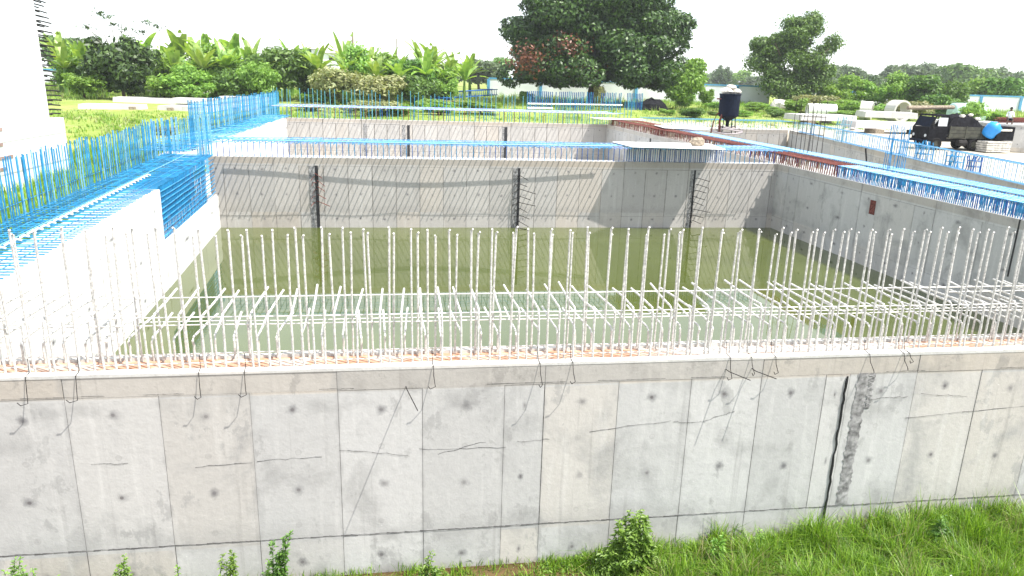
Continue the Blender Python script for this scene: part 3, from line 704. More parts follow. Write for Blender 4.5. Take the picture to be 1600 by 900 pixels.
for off, z, m_ in ((.12, .93, 'blue_pale'), (.5, .93, 'blue'), (.1, .08, 'blue_pale'), (-.05, .05, 'blue_pale')):
    bb = MB(); bb.tube([(ow(y_)+off+jit(.03), y_, z+jit(.02)) for y_ in np.arange(16, 72, 4)], .030, 4); bb.build('long_bar', MT[m_], w7)
def clump(loc, n, h, rad, mat, label, group=None, r=.02, ln=None):
    o = empty('rebar_cluster', loc); tag(o, label, 'rebar cluster', group)
    for k in range(n):
        a = (k%2-.5)*2*rad; c_ = (k//2)/(max(1, n//2-1))-.5
        bb = MB(); x_, y_ = (a+jit(.04), c_*2*(ln or rad)+jit(.05)); bb.tube([(x_, y_, -.02), (x_+jit(.05), y_+jit(.05), h*.6), (x_+jit(.1), y_+jit(.1), h+jit(h*.06))], r, 5); bb.build('bar', mat, o)
    for z in ((.45*h,) if n < 8 else (.35*h, .7*h)):
        L_ = ln or rad; bb = MB(); bb.tube([(-rad, -L_, z), (rad, -L_, z), (rad, L_, z), (-rad, L_, z), (-rad, -L_, z)], r*.7, 4); bb.build('stirrup', mat, o)
    return o
clump((22.85, 39.3, .62), 9, 2.8, .42, MT['wire'], 'tall cluster of dark upright bars on the walkway, between the hopper and the right-hand trees', None, .016, .7)
clump((ow(55)+.3, 56, 0), 10, 2.0, .3, MT['teal'], 'teal cluster of column bars at the far corner of the outer wall', None, .02, .5)
clump((22.8, 31.6, .6), 12, 1.9, .3, MT['blue'], 'blue cluster of upright bars rising from the right-hand walkway', None, .016, .35)
clump((ow(41.5)+.4, 41.8, 0), 10, 1.15, .22, MT['blue'], 'short blue bar cluster on the outer wall in front of the truck front', None, .03, .5)
clump((ow(38)+.4, 38.0, 0), 10, .9, .2, MT['blue'], 'short blue bar cluster on the outer wall below the truck bed', None, .03, .4)
clump((ow(35.7)+.4, 35.8, 0), 10, .85, .2, MT['blue_dark'], 'dark blue bar cluster on the outer wall below the blue drum', None, .03, .3)

# ---------------------------------------------------------------- hopper on the walkway
h = empty('concrete_hopper', (25.6, 56.4, .45)); tag(h, 'dark navy cone-bottomed concrete hopper standing on the right-hand walkway', 'hopper')
b = MB(); b.lathe([(.0, .88), (.12, .88), (.16, 1.0), (.72, 1.35), (.78, 1.42), (.80, 2.98), (.84, 3.0), (.84, 3.08), (.78, 3.08), (.64, 2.4), (0, 2.2)], 24); o = b.build('drum', MT['navy'], h)
b = MB(); b.lathe([(.13, .55), (.13, .92), (.17, .92)], 12); b.build('spout', MT['navy'], h)
for a in (.6, 2.2, 3.8, 5.4):
    b = MB(); b.tube([(.6*math.cos(a), .6*math.sin(a), 1.45), (.66*math.cos(a), .66*math.sin(a), .8), (.78*math.cos(a), .78*math.sin(a), 0)], .04, 6); b.build('leg', MT['wire'], h)
for z, rr, k in ((.32, 1.0, 0), (.5, .8, 1), (.12, 1.15, 2)):
    b = MB(); b.tube([(rr*math.cos(t)*1.05-.1*k+.25, rr*math.sin(t)*.8, z+.08*math.sin(t*2+k)) for t in np.linspace(0+k*.5, 5.6+k*.3, 22)], .055, 7); b.build('hose_coil', MT['hose'], h)
b = MB(); b.tube([(-1.25, .1, 0), (-1.15, .05, .9), (-.95, 0, 1.5), (-.66, 0, 1.7)], .05, 6); b.build('handle_tube', MT['rust'], h)
b = MB(); b.tube([(-.6, -.3, 1.6), (-.8, -.3, 1.0), (-.7, -.3, .1)], .09, 7); b.build('drive_shaft', MT['rust'], h)
b = MB(); b.tube([(-1.1, -.1, 2.68), (-.6, -.1, 2.66)], .06, 6); b.build('bracket', MT['rust'], h)
for k, (x_, y_, s, z) in enumerate(((-.36, -.1, .5, 3.25), (.38, .05, .48, 3.22), (.05, .1, .42, 3.55))):
    lump('cement_sack', (25.6+x_, 56.4+y_, .45+z), s, MT['sack'], ['pale cement sack on the left of the hopper rim', 'pale cement sack on the right of the hopper rim', 'topmost pale cement sack, piled above the two on the hopper rim'][k], 'sack', k+4, .55)['group'] = 'cement sacks on the hopper'

# ---------------------------------------------------------------- building at left
bd = empty('concrete_building', (-17.5, 20, -1.6)); tag(bd, 'whitish unfinished concrete building at the left edge with bars sticking out of its end', 'building')
b = MB(); b.box(-8, -6, 3.1, -.06, 21, 15); b.build('upper_wall', MT['white_build'], bd)
b = MB(); b.box(-8.2, -6, -.6, 0.05, 22.35, 3.1); b.build('plinth_wall', MT['white_build'], bd)
b = MB(); b.box(-8.2, -6, .95, .065, 22.36, 1.02); b.box(-8.2, -6, 2.35, .06, 22.355, 2.38); b.build('pour_line', MT['conc_plain'], bd)
for y_, z_, l_ in ((15.3, 2.85, .9), (15.0, 2.2, 1.1), (15.4, 1.62, 1.5), (15.2, 1.15, .8), (12.8, 1.55, .7)):
    b = MB(); b.box(.05, y_, z_, .075, y_+l_*.8, z_+.14); b.build('rust_stain', MT['stain'], bd)
eb = [bar_mesh('end_bar', [(0, 0, 0), (jit(.05), .9, jit(.03)), (jit(.1), 1.9+jit(.15), -.05+jit(.04))], .035, MT['wire'], 4) for _ in range(6)]
pos = [T(-.25-q, 20.95, z_+jit(.03)) for z_ in np.arange(3.3, 10.8, .24) for q in (0, .35)]
scatter_parts(bd, 'end_bar', eb, pos, 100)

# ---------------------------------------------------------------- precast slabs
def gz(x_, y_): return float(gnd(x_, y_))
def slab(cx, cy_, L_, W_, Hh, rz, z, label, group):
    b = MB(); a, w2 = L_/2, W_/2; c_ = .08
    b.hexa([(-a, -w2, 0), (a, -w2, 0), (a, w2, 0), (-a, w2, 0), (-a+c_, -w2+c_, Hh), (a-c_, -w2+c_, Hh), (a-c_, w2-c_, Hh), (-a+c_, w2-c_, Hh)])
    o = b.build('concrete_slab', MT['slab']); o.location = (cx, cy_, z); o.rotation_euler = (jit(.01), jit(.012), rz); return tag(o, label, 'slab', group)
G = 'precast slabs lying on the grass at left'
_sl = slab
def slab(cx, cy_, L_, W_, Hh, rz, z, label, group): return _sl(cx, cy_, L_*(.86 if L_ > 3 else 1), W_, Hh+(.2 if L_ > 3 else 0), rz, z, label, group)
slab(-31.5, 89.3, 7.4, 3.0, .45, .05, gz(-31, 89)-.1, 'nearest long slab of the left stack, at its left end', G)
slab(-23.5, 89.0, 6.6, 3.2, .5, -.22, gz(-24, 89)-.12, 'slab with a skewed end in front of the left stack, right of the nearest long one', G)
slab(-19.3, 93.5, 6.0, 2.6, .5, .1, gz(-20, 94)+.0, 'slab touching the blue bars at the right end of the left stack, bottom layer', G)
slab(-33.2, 106, 8.6, 3.4, .5, .08, gz(-33, 106)-.1, 'long slab in the middle layer of the left stack, farthest left in that layer', G)
slab(-25.4, 103.5, 8.0, 3.4, .5, .0, gz(-25, 103)+.1, 'slab in the middle layer of the left stack, between its two neighbours', G)
slab(-19.6, 101.5, 7.2, 3.2, .55, -.05, gz(-20, 101)+.5, 'raised slab at the right end of the middle layer, just behind the blue bars', G)
slab(-31.5, 116, 9.4, 4.0, .55, -.04, gz(-31, 116)+.9, 'farthest and topmost slab of the left stack', G)
slab(-32.5, 117, 1.8, 1.6, .35, .2, gz(-32, 117)+1.65, 'small block lying on top of the farthest slab', G)
def block(cx, cy_, L_, W_, H_, rz, z, label, mat='wood'):
    b = MB(); b.box(-L_/2, -W_/2, 0, L_/2, W_/2, H_); o = b.build('wood_bearer', MT[mat]); o.location = (cx, cy_, z); o.rotation_euler = (0, 0, rz); return tag(o, label, 'bearer', 'wood bearers under the slabs')
for k, (x_, y_) in enumerate(((-29, 88.7), (-25, 88.4), (-19, 92.6))):
    block(x_, y_, .5, 3.0, .5, 0, gz(x_, y_)-.1, ['wood bearer under the nearest long slab of the left stack', 'wood bearer under the skewed slab in front of the left stack', 'wood bearer under the bottom slab beside the blue bars'][k])
G2 = 'precast slabs lying at right'
slab(54.5, 92.0, 9.0, 4.6, .5, .0, gz(55, 92)+.5, 'long slab with a wide white end, left of the concrete ring at right', G2)
slab(66.0, 95.0, 8.0, 4.0, .55, -.25, gz(66, 95)+.9, 'slab raised in front of the large concrete ring', G2)
slab(52.2, 75.0, 9.6, 3.6, .5, -.12, gz(52, 75)+.5, 'nearest slab at right, just behind the outer basin wall', G2)
slab(72.0, 88.5, 8.5, 2.8, .4, -.1, gz(72, 88)+.45, 'slab between the concrete ring and the black-roofed truck', G2)
for k, (x_, y_) in enumerate(((50.2, 73.8), (55.3, 73.9), (52, 90.5), (66.6, 93.4))):
    block(x_, y_, 1.0, 2.0, .55, 0, gz(x_, y_)-.1, ['left wood bearer under the nearest slab at right', 'right wood bearer under the nearest slab at right', 'wood bearer under the slab with a wide white end', 'wood bearer under the slab by the concrete ring'][k])
# concrete rings and tank
def ring(cx, cy_, r, ln, rz, label, mat='conc_plain', z=None, wall_=.12, name='concrete_ring', cat='pipe', closed=False):
    b = MB(); b.lathe([(r-wall_, 0), (r, 0), (r, ln), (r-wall_, ln), (r-wall_, 0)] if not closed else [(0, 0), (r*.8, .02), (r, .2), (r, ln-.2), (r*.8, ln-.02), (0, ln)], 24)
    b.smooth = closed
    o = b.build(name, MT[mat]); o.rotation_euler = (PI/2, 0, rz); o.location = (cx, cy_, (gz(cx, cy_) if z is None else z)+r); return tag(o, label, cat)
ring(71.5, 101.5, 1.55, 2.0, .12, 'largest concrete ring lying with its dark round mouth open', wall_=.25)
ring(68.3, 104.5, 1.35, 1.6, .9, 'smaller concrete ring half hidden beside the largest one', wall_=.25)
ring(62.0, 108.5, 1.0, 4.2, 1.35, 'white pipe lying among the weeds left of the concrete rings', 'white_board', wall_=.2)
ring(79.0, 99.0, 1.5, 4.6, 1.45, 'pale teal tank lying just left of the truck', 'tank', name='water_tank', cat='tank', closed=True)
# blue cages behind the back wall
def cage(p0, p1, w_, hh, n, mat, label):
    p0 = Vector(p0); p1 = Vector(p1); d = p1-p0; Ln = d.length; d.normalize(); s = Vector((-d.y, d.x, 0)).normalized()*w_/2
    o = empty('rebar_cage', p0); tag(o, label, 'rebar cage', 'blue rebar cages behind the back wall')
    for a in (-1, 1):
        for z in (0, hh):
            b = MB(); b.tube([s*a+Vector((0, 0, z)), s*a+Vector((0, 0, z))+d*Ln], .07, 5); b.build('long_bar', mat, o)
    st = MB(); st.tube([s*-1, s, s+Vector((0, 0, hh)), -s+Vector((0, 0, hh)), -s], .06, 4); me = st.mesh('stirrup', [mat])
    for k in range(n): q = bpy.data.objects.new('stirrup', me); C.objects.link(q); q.parent = o; q.location = d*(Ln*(k+.5)/n)
cage((3.0, 112, .9), (16.0, 129, 1.6), 1.0, .9, 34, MT['blue_dark'], 'long dark blue cage lying slantwise on the grass, left of the big tree')
cage((1.0, 116, .8), (6.0, 110.5, .5), 1.0, .8, 16, MT['blue_dark'], 'short dark blue cage lying across the left end of the long one')
cage((5.6, 108.5, -.1), (6.6, 107, -.1), 1.4, 1.5, 8, MT['blue_dark'], 'squat dark blue cage standing at the joint of the two lying cages')
scn = empty('rebar_screen', (18.2, 108.5, 0)); tag(scn, 'blue panel of upright bars with a pale rail, in front of the big tree', 'rebar screen')
ubl = [bar_mesh('upright_bar', [(0, 0, -.4), (0, 0, h)], .07, m_, 4) for h, m_ in ((2.6, MT['blue_dark']), (2.7, MT['blue']), (2.65, MT['blue_dark']))]
scatter_parts(scn, 'upright_bar', ubl, [T(x_, x_*.28, 0) for x_ in np.arange(0, 15.6, .3) if random.random() < .82], 100)
b = MB(); b.tube([(0, 0, .85), (15.6, 4.4, .85)], .13, 5); b.tube([(0, 0, .2), (4, 1.1, .2)], .2, 4); b.build('rail', MT['white_board'], scn)
scn = empty('rebar_screen', (34.9, 114, 0)); tag(scn, 'short dark blue bar panel right of the longer one, beside a black mound', 'rebar screen')
scatter_parts(scn, 'upright_bar', ubl, [T(x_, 0, 0) for x_ in np.arange(0, 2.6, .24)], 100)
lump('rubble_mound', (39.5, 116, .3), 2.6, MT['darkgrey'], 'black mound beside the short blue bar panel under the big tree', 'mound', 8, .6)
lump('boulder', (64.5, 122, .9), 1.9, MT['sack'], 'pale brown boulder in the grass left of the hopper top', 'boulder', 18, .7)

# ---------------------------------------------------------------- boundary wall
def bwl(pts, hgt, label, step=8.5, group='white boundary walls'):
    o = empty('boundary_wall', (pts[0][0], pts[0][1], 0)); tag(o, label, 'wall', group); ox, oy = pts[0]
    for (xa, ya), (xb_, yb_) in zip(pts[:-1], pts[1:]):
        d = Vector((xb_-xa, yb_-ya, 0)); Ln = d.length; d.normalize(); s = Vector((-d.y, d.x, 0))
        za = gz((xa+xb_)/2, (ya+yb_)/2)
        c0 = Vector(((xa+xb_)/2-ox, (ya+yb_)/2-oy, za-.6))
        b = MB(); b.obox(c0, d, s, hgt+.6, Ln/2, .12); b.build('wall_panel', MT['plaster'], o)
        b = MB(); b.obox(c0+Vector((0, 0, hgt+.603)), d, s, .28, Ln/2, .2); b.build('coping', MT['bluewall'], o)
        k = 0
        while k*step < Ln:
            b = MB(); c1 = Vector((xa-ox, ya-oy, za-.6))+d*(k*step)-s*.22; b.obox(c1, d, s, hgt+.55, .28, .1); b.build('pillar', MT['bluewall'], o); k += 1
bwl([(17.5, 152), (47, 148), (75, 146.5)], 3.4, 'long white boundary wall with blue pillars behind the big tree', 10.5)
bwl([(84, 147), (128, 141), (170, 139)], 2.9, 'white boundary wall behind the bushes at the right edge', 9)
bwl([(-78, 150), (-46, 150)], 2.6, 'piece of white boundary wall below the banana plants at left', 9)
# ---------------------------------------------------------------- truck (front to the left)
tr = empty('flatbed_truck', (44.0, 54.4, -.3), -.05); tag(tr, 'old olive flatbed truck with black covered load and a blue drum at its tail', 'truck')
b = MB()
b.box(-1.2, -1.1, .95, 2.9, 1.1, 1.05); 
for k in range(3): b.box(-1.2, -1.13, 1.06+k*.27, 2.9, -1.08, 1.30+k*.27)
for k in range(3): b.box(-1.2, 1.08, 1.06+k*.27, 2.9, 1.13, 1.30+k*.27)
b.box(2.87, -1.1, 1.06, 2.92, 1.1, 1.85)
for x_ in (-1.15, .2, 1.5, 2.85): b.box(x_-.04, -1.17, .9, x_+.04, -1.13, 1.9)
b.build('bed', MT['olive'], tr)
b = MB(); b.box(-2.7, -.45, .62, 2.9, -.3, .85); b.box(-2.7, .3, .62, 2.9, .45, .85); b.build('chassis', MT['wire'], tr)
b = MB()
b.hexa([(-2.85, -1.05, .75), (-1.3, -1.05, .75), (-1.3, 1.05, .75), (-2.85, 1.05, .75), (-2.9, -1.05, 1.75), (-1.3, -1.05, 1.75), (-1.3, 1.05, 1.75), (-2.9, 1.05, 1.75)])
for x0, x1, xt0, xt1 in ((-2.85, -2.72, -2.45, -2.33), (-1.42, -1.3, -1.42, -1.3)):
    for y_ in (-1.03, .95): b.hexa([(x0, y_, 1.75), (x1, y_, 1.75), (x1, y_+.08, 1.75), (x0, y_+.08, 1.75), (xt0, y_, 2.6), (xt1, y_, 2.6), (xt1, y_+.08, 2.6), (xt0, y_+.08, 2.6)])
b.hexa([(-2.5, -1.0, 2.6), (-1.28, -1.0, 2.6), (-1.28, 1.0, 2.6), (-2.5, 1.0, 2.6), (-2.42, -.95, 2.74), (-1.3, -.95, 2.74), (-1.3, .95, 2.74), (-2.42, .95, 2.74)])
cab = b.build('cab', MT['darkgrey'], tr)
b = MB(); b.box(-2.2, -1.06, 1.85, -1.45, -1.03, 2.5); b.build('side_window', MT['glass'], cab)
b = MB(); b.hexa([(-2.84, -.95, 1.8), (-2.80, -.95, 1.8), (-2.80, .95, 1.8), (-2.84, .95, 1.8), (-2.50, -.95, 2.55), (-2.46, -.95, 2.55), (-2.46, .95, 2.55), (-2.50, .95, 2.55)]); b.build('windscreen', MT['navy'], cab)
b = MB(); b.tube([(-2.5, -1.1, 1.7), (-2.75, -1.35, 1.75), (-2.75, -1.35, 2.05)], .03, 5); b.box(-2.8, -1.42, 1.95, -2.74, -1.25, 2.2); b.build('mirror', MT['wire'], cab)
for y_ in (-.75, .75):
    b = MB(); b.lathe([(0, 0), (.11, 0), (.12, .05), (0, .06)], 12); q = b.build('headlight', MT['glass'], tr); q.rotation_euler = (0, -PI/2, 0); q.location = (-2.89, y_, 1.1)
b = MB(); b.box(-3.0, -1.05, .6, -2.9, 1.05, .8); b.build('bumper', MT['navy'], tr)
def wheel(x_, y_, r, sgn):
    b = MB(); b.lathe([(r*.55, -.13), (r*.9, -.15), (r, -.09), (r, .09), (r*.9, .15), (r*.55, .13)], 20); q = b.build('wheel', MT['tyre'], tr); q.rotation_euler = (PI/2, 0, 0); q.location = (x_, y_, r)
    b = MB(); b.lathe([(0, sgn*.08), (r*.3, sgn*.09), (r*.5, sgn*.05), (r*.57, sgn*.12)], 14); b.build('rim', MT['olive'], q)
for x_, y_ in ((-2.1, -.95), (-2.1, .95), (1.1, -.95), (1.1, .95), (2.15, -.95), (2.15, .95)): wheel(x_, y_, .48, 1 if y_ < 0 else -1)
b = MB(); b.tube([(-.3, -1.02, .6), (.4, -1.02, .6)], .25, 10); b.build('fuel_tank', MT['wire'], tr)
# load on the bed
r5 = random.Random(5); b = MB(); P = []
for i in range(13):
    row = []
    for j in range(9):
        u_, v_ = i/12, j/8; hgt_ = 1.9+(.95*math.sin(PI*min(1, u_*1.05+.12))**.6)*(1-abs(v_-.5)*.7)+r5.uniform(-.12, .12)
        if j in (0, 8) or i in (0, 12): hgt_ = 1.75+r5.uniform(-.05, .2)
        row.append((-1.25+u_*3.6, -1.05+v_*2.1, hgt_))
    P.append(row)
for i in range(12):
    for j in range(8): b.face([P[i][j], P[i+1][j], P[i+1][j+1], P[i][j+1]])
for i in range(12):
    for j in (0, 8): b.face([(P[i][j][0], P[i][j][1], 1.1), (P[i+1][j][0], P[i+1][j][1], 1.1), P[i+1][j], P[i][j]])
o = b.build('tarpaulin', MT['darkgrey']); o.location = tr.location; o.rotation_euler = tr.rotation_euler; tag(o, 'crumpled black tarpaulin over the load of the truck', 'tarpaulin')
for k, (x_, y_, z_, s_2) in enumerate(((43.9, 53.7, 2.35, .22), (44.7, 53.8, 2.45, .2), (45.2, 53.6, 2.15, .25))):
    lump('sack', (x_, y_, z_), s_2, MT['sack'], ['left of three small pale sacks on the black load', 'middle of three small pale sacks on the black load', 'right of three small pale sacks on the black load'][k], 'sack', 30+k, .6)['group'] = 'sacks on the truck load'
b = MB(); b.lathe([(0, -.62), (.3, -.6), (.5, -.5), (.56, -.3), (.57, .25), (.5, .5), (.25, .6), (.22, .66), (0, .67)], 22); b.smooth = True
o = b.build('water_drum', MT['drum']); o.rotation_euler = (.5, .3, .2); o.location = (46.05, 52.9, 1.35); tag(o, 'bright blue plastic drum beside the tail of the truck', 'drum')
b = MB(); b.tube([(-2.2, 0, 0), (2.0, .2, .12)], .16, 7, 0); o = b.build('roof_pole', MT['wood']); o.location = (42.2, 55, 2.86); tag(o, 'thick brown pole lying across the top of the truck cab', 'pole')
# pale stacked boards and dark box right of the drum
b = MB()
for k in range(5): b.box(-1.05+jit(.04), -.6, k*.17, 1.05+jit(.04), .6, k*.17+.135)
o = b.build('board_stack', MT['sack']); o.location = (46.3, 52.7, -.28); tag(o, 'stack of pale boards on the ground below the blue drum', 'board stack')
b = MB(); b.box(-.75, -.5, 0, .75, .5, 1.05, 0); b.box(-.5, -.53, .72, .5, -.5, .88, 1); o = b.build('generator_box', [MT['darkgrey'], MT['sack']]); o.location = (46.9, 52.9, .6); tag(o, 'dark box with a pale stripe standing on the stack of boards', 'box')
b = MB(); b.box(0, 0, 0, 9, 5.5, 2.0); b.box(-.05, -.05, 2.0, 9, 5.55, 2.12); o = b.build('concrete_chamber', MT['conc']); o.location = (47.25, 53.4, -.3); o.rotation_euler = (0, 0, -.30); tag(o, 'low square concrete chamber at the right edge, a person sitting on its far side', 'chamber')
o = empty('rebar_pile', (48.8, 54.6, 1.85)); tag(o, 'pile of dark bars lying on the concrete chamber', 'rebar pile')
for k in range(14):
    b = MB(); yy = jit(.35); b.tube([(-.9+jit(.2), yy, .05+.03*k), (2, yy+jit(.2), .1+.03*k), (5+jit(.3), yy+jit(.3), .06+.03*k)], .03, 4); b.build('bar', MT['rust'], o)

for k in range(11):
    x_ = random.uniform(50, 78); y_ = random.uniform(66, 100)
    lump('rubble_block', (x_, y_, gz(x_, y_)+.15), random.uniform(.3, .7), MT['slab' if k % 2 else 'wood'], 'rough rubble lump lying on the bare yard at right', 'rubble', 60+k, .6)['group'] = 'rubble lumps on the yard'
# ---------------------------------------------------------------- person
def person(loc, rz):
    V = [((0, 0, .50), .15), ((0, 0, .68), .125), ((.0, .02, .88), .15), ((0, 0, 1.0), .10), ((0, -.01, 1.08), .05), ((0, -.03, 1.20), .085), ((0, -.03, 1.27), .075)]
    E_ = [(0, 1), (1, 2), (2, 3), (3, 4), (4, 5), (5, 6)]
    def chain(root, pts):
        i = len(V)
        for p_, r_ in pts: V.append((p_, r_))
        E_.append((root, i)); [E_.append((k, k+1)) for k in range(i, len(V)-1)]
        return len(V)-1
    for s in (-1, 1):
        chain(0, [((s*.10, -.02, .47), .085), ((s*.15, -.42, .50), .065), ((s*.14, -.44, .25), .05), ((s*.14, -.43, .06), .038), ((s*.15, -.55, .04), .032)])
        w_ = chain(3, [((s*.17, 0, .96), .055), ((s*.22, -.10, .72), .042), ((s*.14, -.36, .60), .032), ((s*.13, -.42, .585), .026)])
        for f in range(4): chain(w_, [((s*(.10+f*.022), -.46, .58), .010), ((s*(.10+f*.022), -.50, .56), .008)])
        chain(w_, [((s*.10, -.43, .60), .010), ((s*.09, -.46, .60), .008)])
    me = bpy.data.meshes.new('person'); me.from_pydata([v[0] for v in V], E_, []); o = bpy.data.objects.new('person', me); C.objects.link(o)
    m = o.modifiers.new('s', 'SKIN')
    for i, v in enumerate(V): me.skin_vertices[0].data[i].radius = (v[1], v[1]); 
    me.skin_vertices[0].data[0].use_root = True
    o.modifiers.new('ss', 'SUBSURF').levels = 2; o.modifiers['ss'].render_levels = 2
    dg = bpy.context.evaluated_depsgraph_get(); me2 = bpy.data.meshes.new_from_object(o.evaluated_get(dg)); o.modifiers.clear(); o.data = me2
    for m_ in (MT['skin'], MT['shirt'], MT['trousers']): me2.materials.append(m_)
    for p_ in me2.polygons:
        c_ = p_.center; p_.use_smooth = True
        p_.material_index = 1 if (c_.z > .58 and c_.z < 1.03 and c_.y > -.2) else (2 if c_.z < .60 and c_.y > -.45 and c_.z > .08 and abs(c_.x) < .25 and not (c_.z > .56 and c_.y < -.38) else 0)
    b = MB(); b.lathe([(.0, .115), (.05, .105), (.085, .06), (.094, .01), (.088, -.03)], 14); q = b.build('hair', MT['wire'], o); q.location = (0, -.015, 1.225)
    b = MB()
    for s in (-1, 1): b.box(s*.03-.012, -.125, 1.225, s*.03+.012, -.112, 1.24)
    b.build('eyes', MT['wire'], o)
    o.location = loc; o.rotation_euler = (0, 0, rz); return o
pp = person((48.3, 53.9, 1.62), -.6); pp.scale = (1.15,)*3; tag(pp, 'person in a pale shirt and dark trousers sitting on the concrete chamber', 'person')

# ---------------------------------------------------------------- leaves
def leaf_cloud(n, lobes, size, seed, aspect=.5, flat=0., inner=.25, jr=.13):
    """n leaf quads spread over the outer shell of the lobes (cx,cy,cz,rx,ry,rz)"""
    r = np.random.default_rng(seed); Lb = np.array(lobes); wgt = (Lb[:, 3]*Lb[:, 4]+Lb[:, 3]*Lb[:, 5]); wgt /= wgt.sum()
    k = r.choice(len(Lb), n, p=wgt); d = r.normal(size=(n, 3)); d /= np.linalg.norm(d, axis=1)[:, None]
    rad = 1-np.abs(r.normal(0, inner, n)); rad = np.clip(rad, .15, 1)+r.normal(0, jr, n)
    P = Lb[k, :3]+d*Lb[k, 3:]*rad[:, None]
    nrm = d*1.0+r.normal(0, .75, (n, 3))+np.array([0, 0, flat+.35]); nrm /= np.linalg.norm(nrm, axis=1)[:, None]
    a = np.cross(nrm, r.normal(size=(n, 3))); a /= np.linalg.norm(a, axis=1)[:, None]; bb = np.cross(nrm, a)
    s = size*r.uniform(.6, 1.3, n)[:, None]
    V = np.stack([P-a*s, P-bb*s*aspect+nrm*s*.12, P+a*s, P+bb*s*aspect+nrm*s*.12], 1).reshape(-1, 3)
    return V, np.arange(4*n).reshape(-1, 4)
def lobes_in(n, R, seed, lr=(.22, .4), bottom=-.6, shape=None):
    r = random.Random(seed); out = []
    while len(out) < n:
        v = Vector((r.gauss(0, 1), r.gauss(0, 1), r.gauss(0, 1))).normalized()*r.uniform(.35, .82)
        if v.z < bottom: continue
        q = r.uniform(*lr); out.append((v.x*R[0], v.y*R[1], v.z*R[2], q*R[0], q*R[1], q*R[2]*r.uniform(.6, .9)))
    return out
def trunk_mb(h, r0, seed, spread=.5, nb=6, bh=.45):
    r = random.Random(seed); b = MB(); b.tube([(0, 0, -.6), (r.uniform(-.1, .1), .05, h*bh*.5), (r.uniform(-.2, .2), .1, h*bh)], [r0*1.3, r0, r0*.8], 9)
    for k in range(nb):
        a = 2*PI*k/nb+r.uniform(-.4, .4); L_ = h*r.uniform(.35, .55)
        b.tube([(0, .1, h*bh*.92), (math.cos(a)*L_*spread*.5, math.sin(a)*L_*spread*.5, h*bh+L_*.45), (math.cos(a)*L_*spread*1.1, math.sin(a)*L_*spread*1.1, h*bh+L_*.9)], [r0*.55, r0*.36, r0*.12], 6)
    return b
# the big mango-like tree
X_, Y_ = 33.2, 128.0; Z_ = gz(X_, Y_)
bt = empty('broad_tree', (X_, Y_, Z_)); tag(bt, 'huge dark green round-crowned tree in the centre background', 'tree')
trunk_mb(13, 1.1, 3, .9, 9, .3).build('trunk', MT['bark'], bt)
lb = lobes_in(170, (18.6, 14, 12.0), 5, (.14, .25), -.58)
lb += [(x_*1.0, y_, z_, 2.6, 2.6, 2.0) for x_, y_, z_ in [(random.uniform(-15.5, 13), random.uniform(-11, 8), random.uniform(-8.2, -6.2)) for _ in range(46)]]
V, Fc = leaf_cloud(150000, lb, .34, 2, .5, .3, .14, .05); o = link('crown', npmesh('crown', V, Fc, MT['mango']), bt, (0, 0, 12.6))
V, Fc = leaf_cloud(9000, [(13.2, -9, -8.2, 2.8, 2.2, 2.0), (14.4, -9, -6.0, 1.6, 1.5, 1.2), (12.0, -9, -9.9, 2.2, 2, 1.4)], .30, 12, .5); link('bright_branch', npmesh('b', V, Fc, MT['bright_leaf']), bt, (0, 0, 12.6))
V, Fc = leaf_cloud(1500, [(-13.4, -9, -5.6, 3.4, 3, 2.4), (-7.0, -9, -3.6, 2.6, 3, 2.0), (-5, -8, -7.0, 3.4, 3, 1.4)], .30, 13, .5, 0, .5, .3); link('reddish_leaves', npmesh('b', V, Fc, MT['red_leaf']), bt, (0, 0, 12.6))
# second tree
X_, Y_ = 76.2, 141.0; Z_ = gz(X_, Y_)
t2 = empty('airy_tree', (X_, Y_, Z_)); tag(t2, 'airy mid-sized tree with gaps of sky in its crown, right of the hopper', 'tree')
trunk_mb(16, .5, 8, .75, 8, .25).build('trunk', MT['bark'], t2)
lb = lobes_in(60, (9.6, 6, 8.6), 15, (.14, .25), -.85)+[(3, 0, 7.2, 2.2, 2, 1.5), (8, 0, 3.0, 1.9, 1.7, 1.7), (-7.5, 0, -1, 2.2, 2, 2), (-1, 0, 6.2, 2.4, 2, 1.4), (0, -2, -6.5, 4.5, 3, 2.2), (-4, -2, -5, 3, 3, 2), (4, -2, -4.5, 3, 3, 2.2)]
V, Fc = leaf_cloud(42000, lb, .33, 3, .45, .2, .3, .2); link('crown', npmesh('crown', V, Fc, MT['mid_leaf']), t2, (0, 0, 9.2))

# shared crowns for bushes and distant trees
crowns = {}
for nm_, mat, n, lr, seed in (('a', 'bright_leaf', 5200, (.26, .42), 21), ('b', 'mid_leaf', 5200, (.24, .42), 22), ('c', 'bright_leaf', 4200, (.2, .34), 23), ('d', 'far_leaf', 6000, (.2, .34), 24), ('e', 'dry_leaf', 3800, (.28, .42), 25), ('f', 'mango', 6500, (.22, .38), 26)):
    V, Fc = leaf_cloud(n, lobes_in(30, (1, 1, .85), seed, lr, -.8), .085, seed, .42, .2, .35, .22); crowns[nm_] = npmesh('crown', V, Fc, MT[mat])
trunk_u = [trunk_mb(1.6, .07, s, .8, 6, .35).mesh('trunk', [MT['bark']]) for s in (1, 2, 3)]
veg = []
def bush(px, Y, w_, h_, kind, what, z=None, group='bushes of the thicket', nme='bush'):
    """w_, h_: half width and height in metres; px: x in the world"""
    z0 = gz(px, Y) if z is None else z
    o = empty(nme, (px, Y, z0)); c_ = link('crown', crowns[kind], o, (0, 0, h_*.48), (0, 0, random.uniform(0, 6)), (w_, w_*.8, h_*.56)); t_ = link('stem', random.choice(trunk_u), o, (0, 0, 0), (0, 0, random.uniform(0, 6)), (w_*.6, w_*.6, h_*.5))
    veg.append((o, what, group)); return o
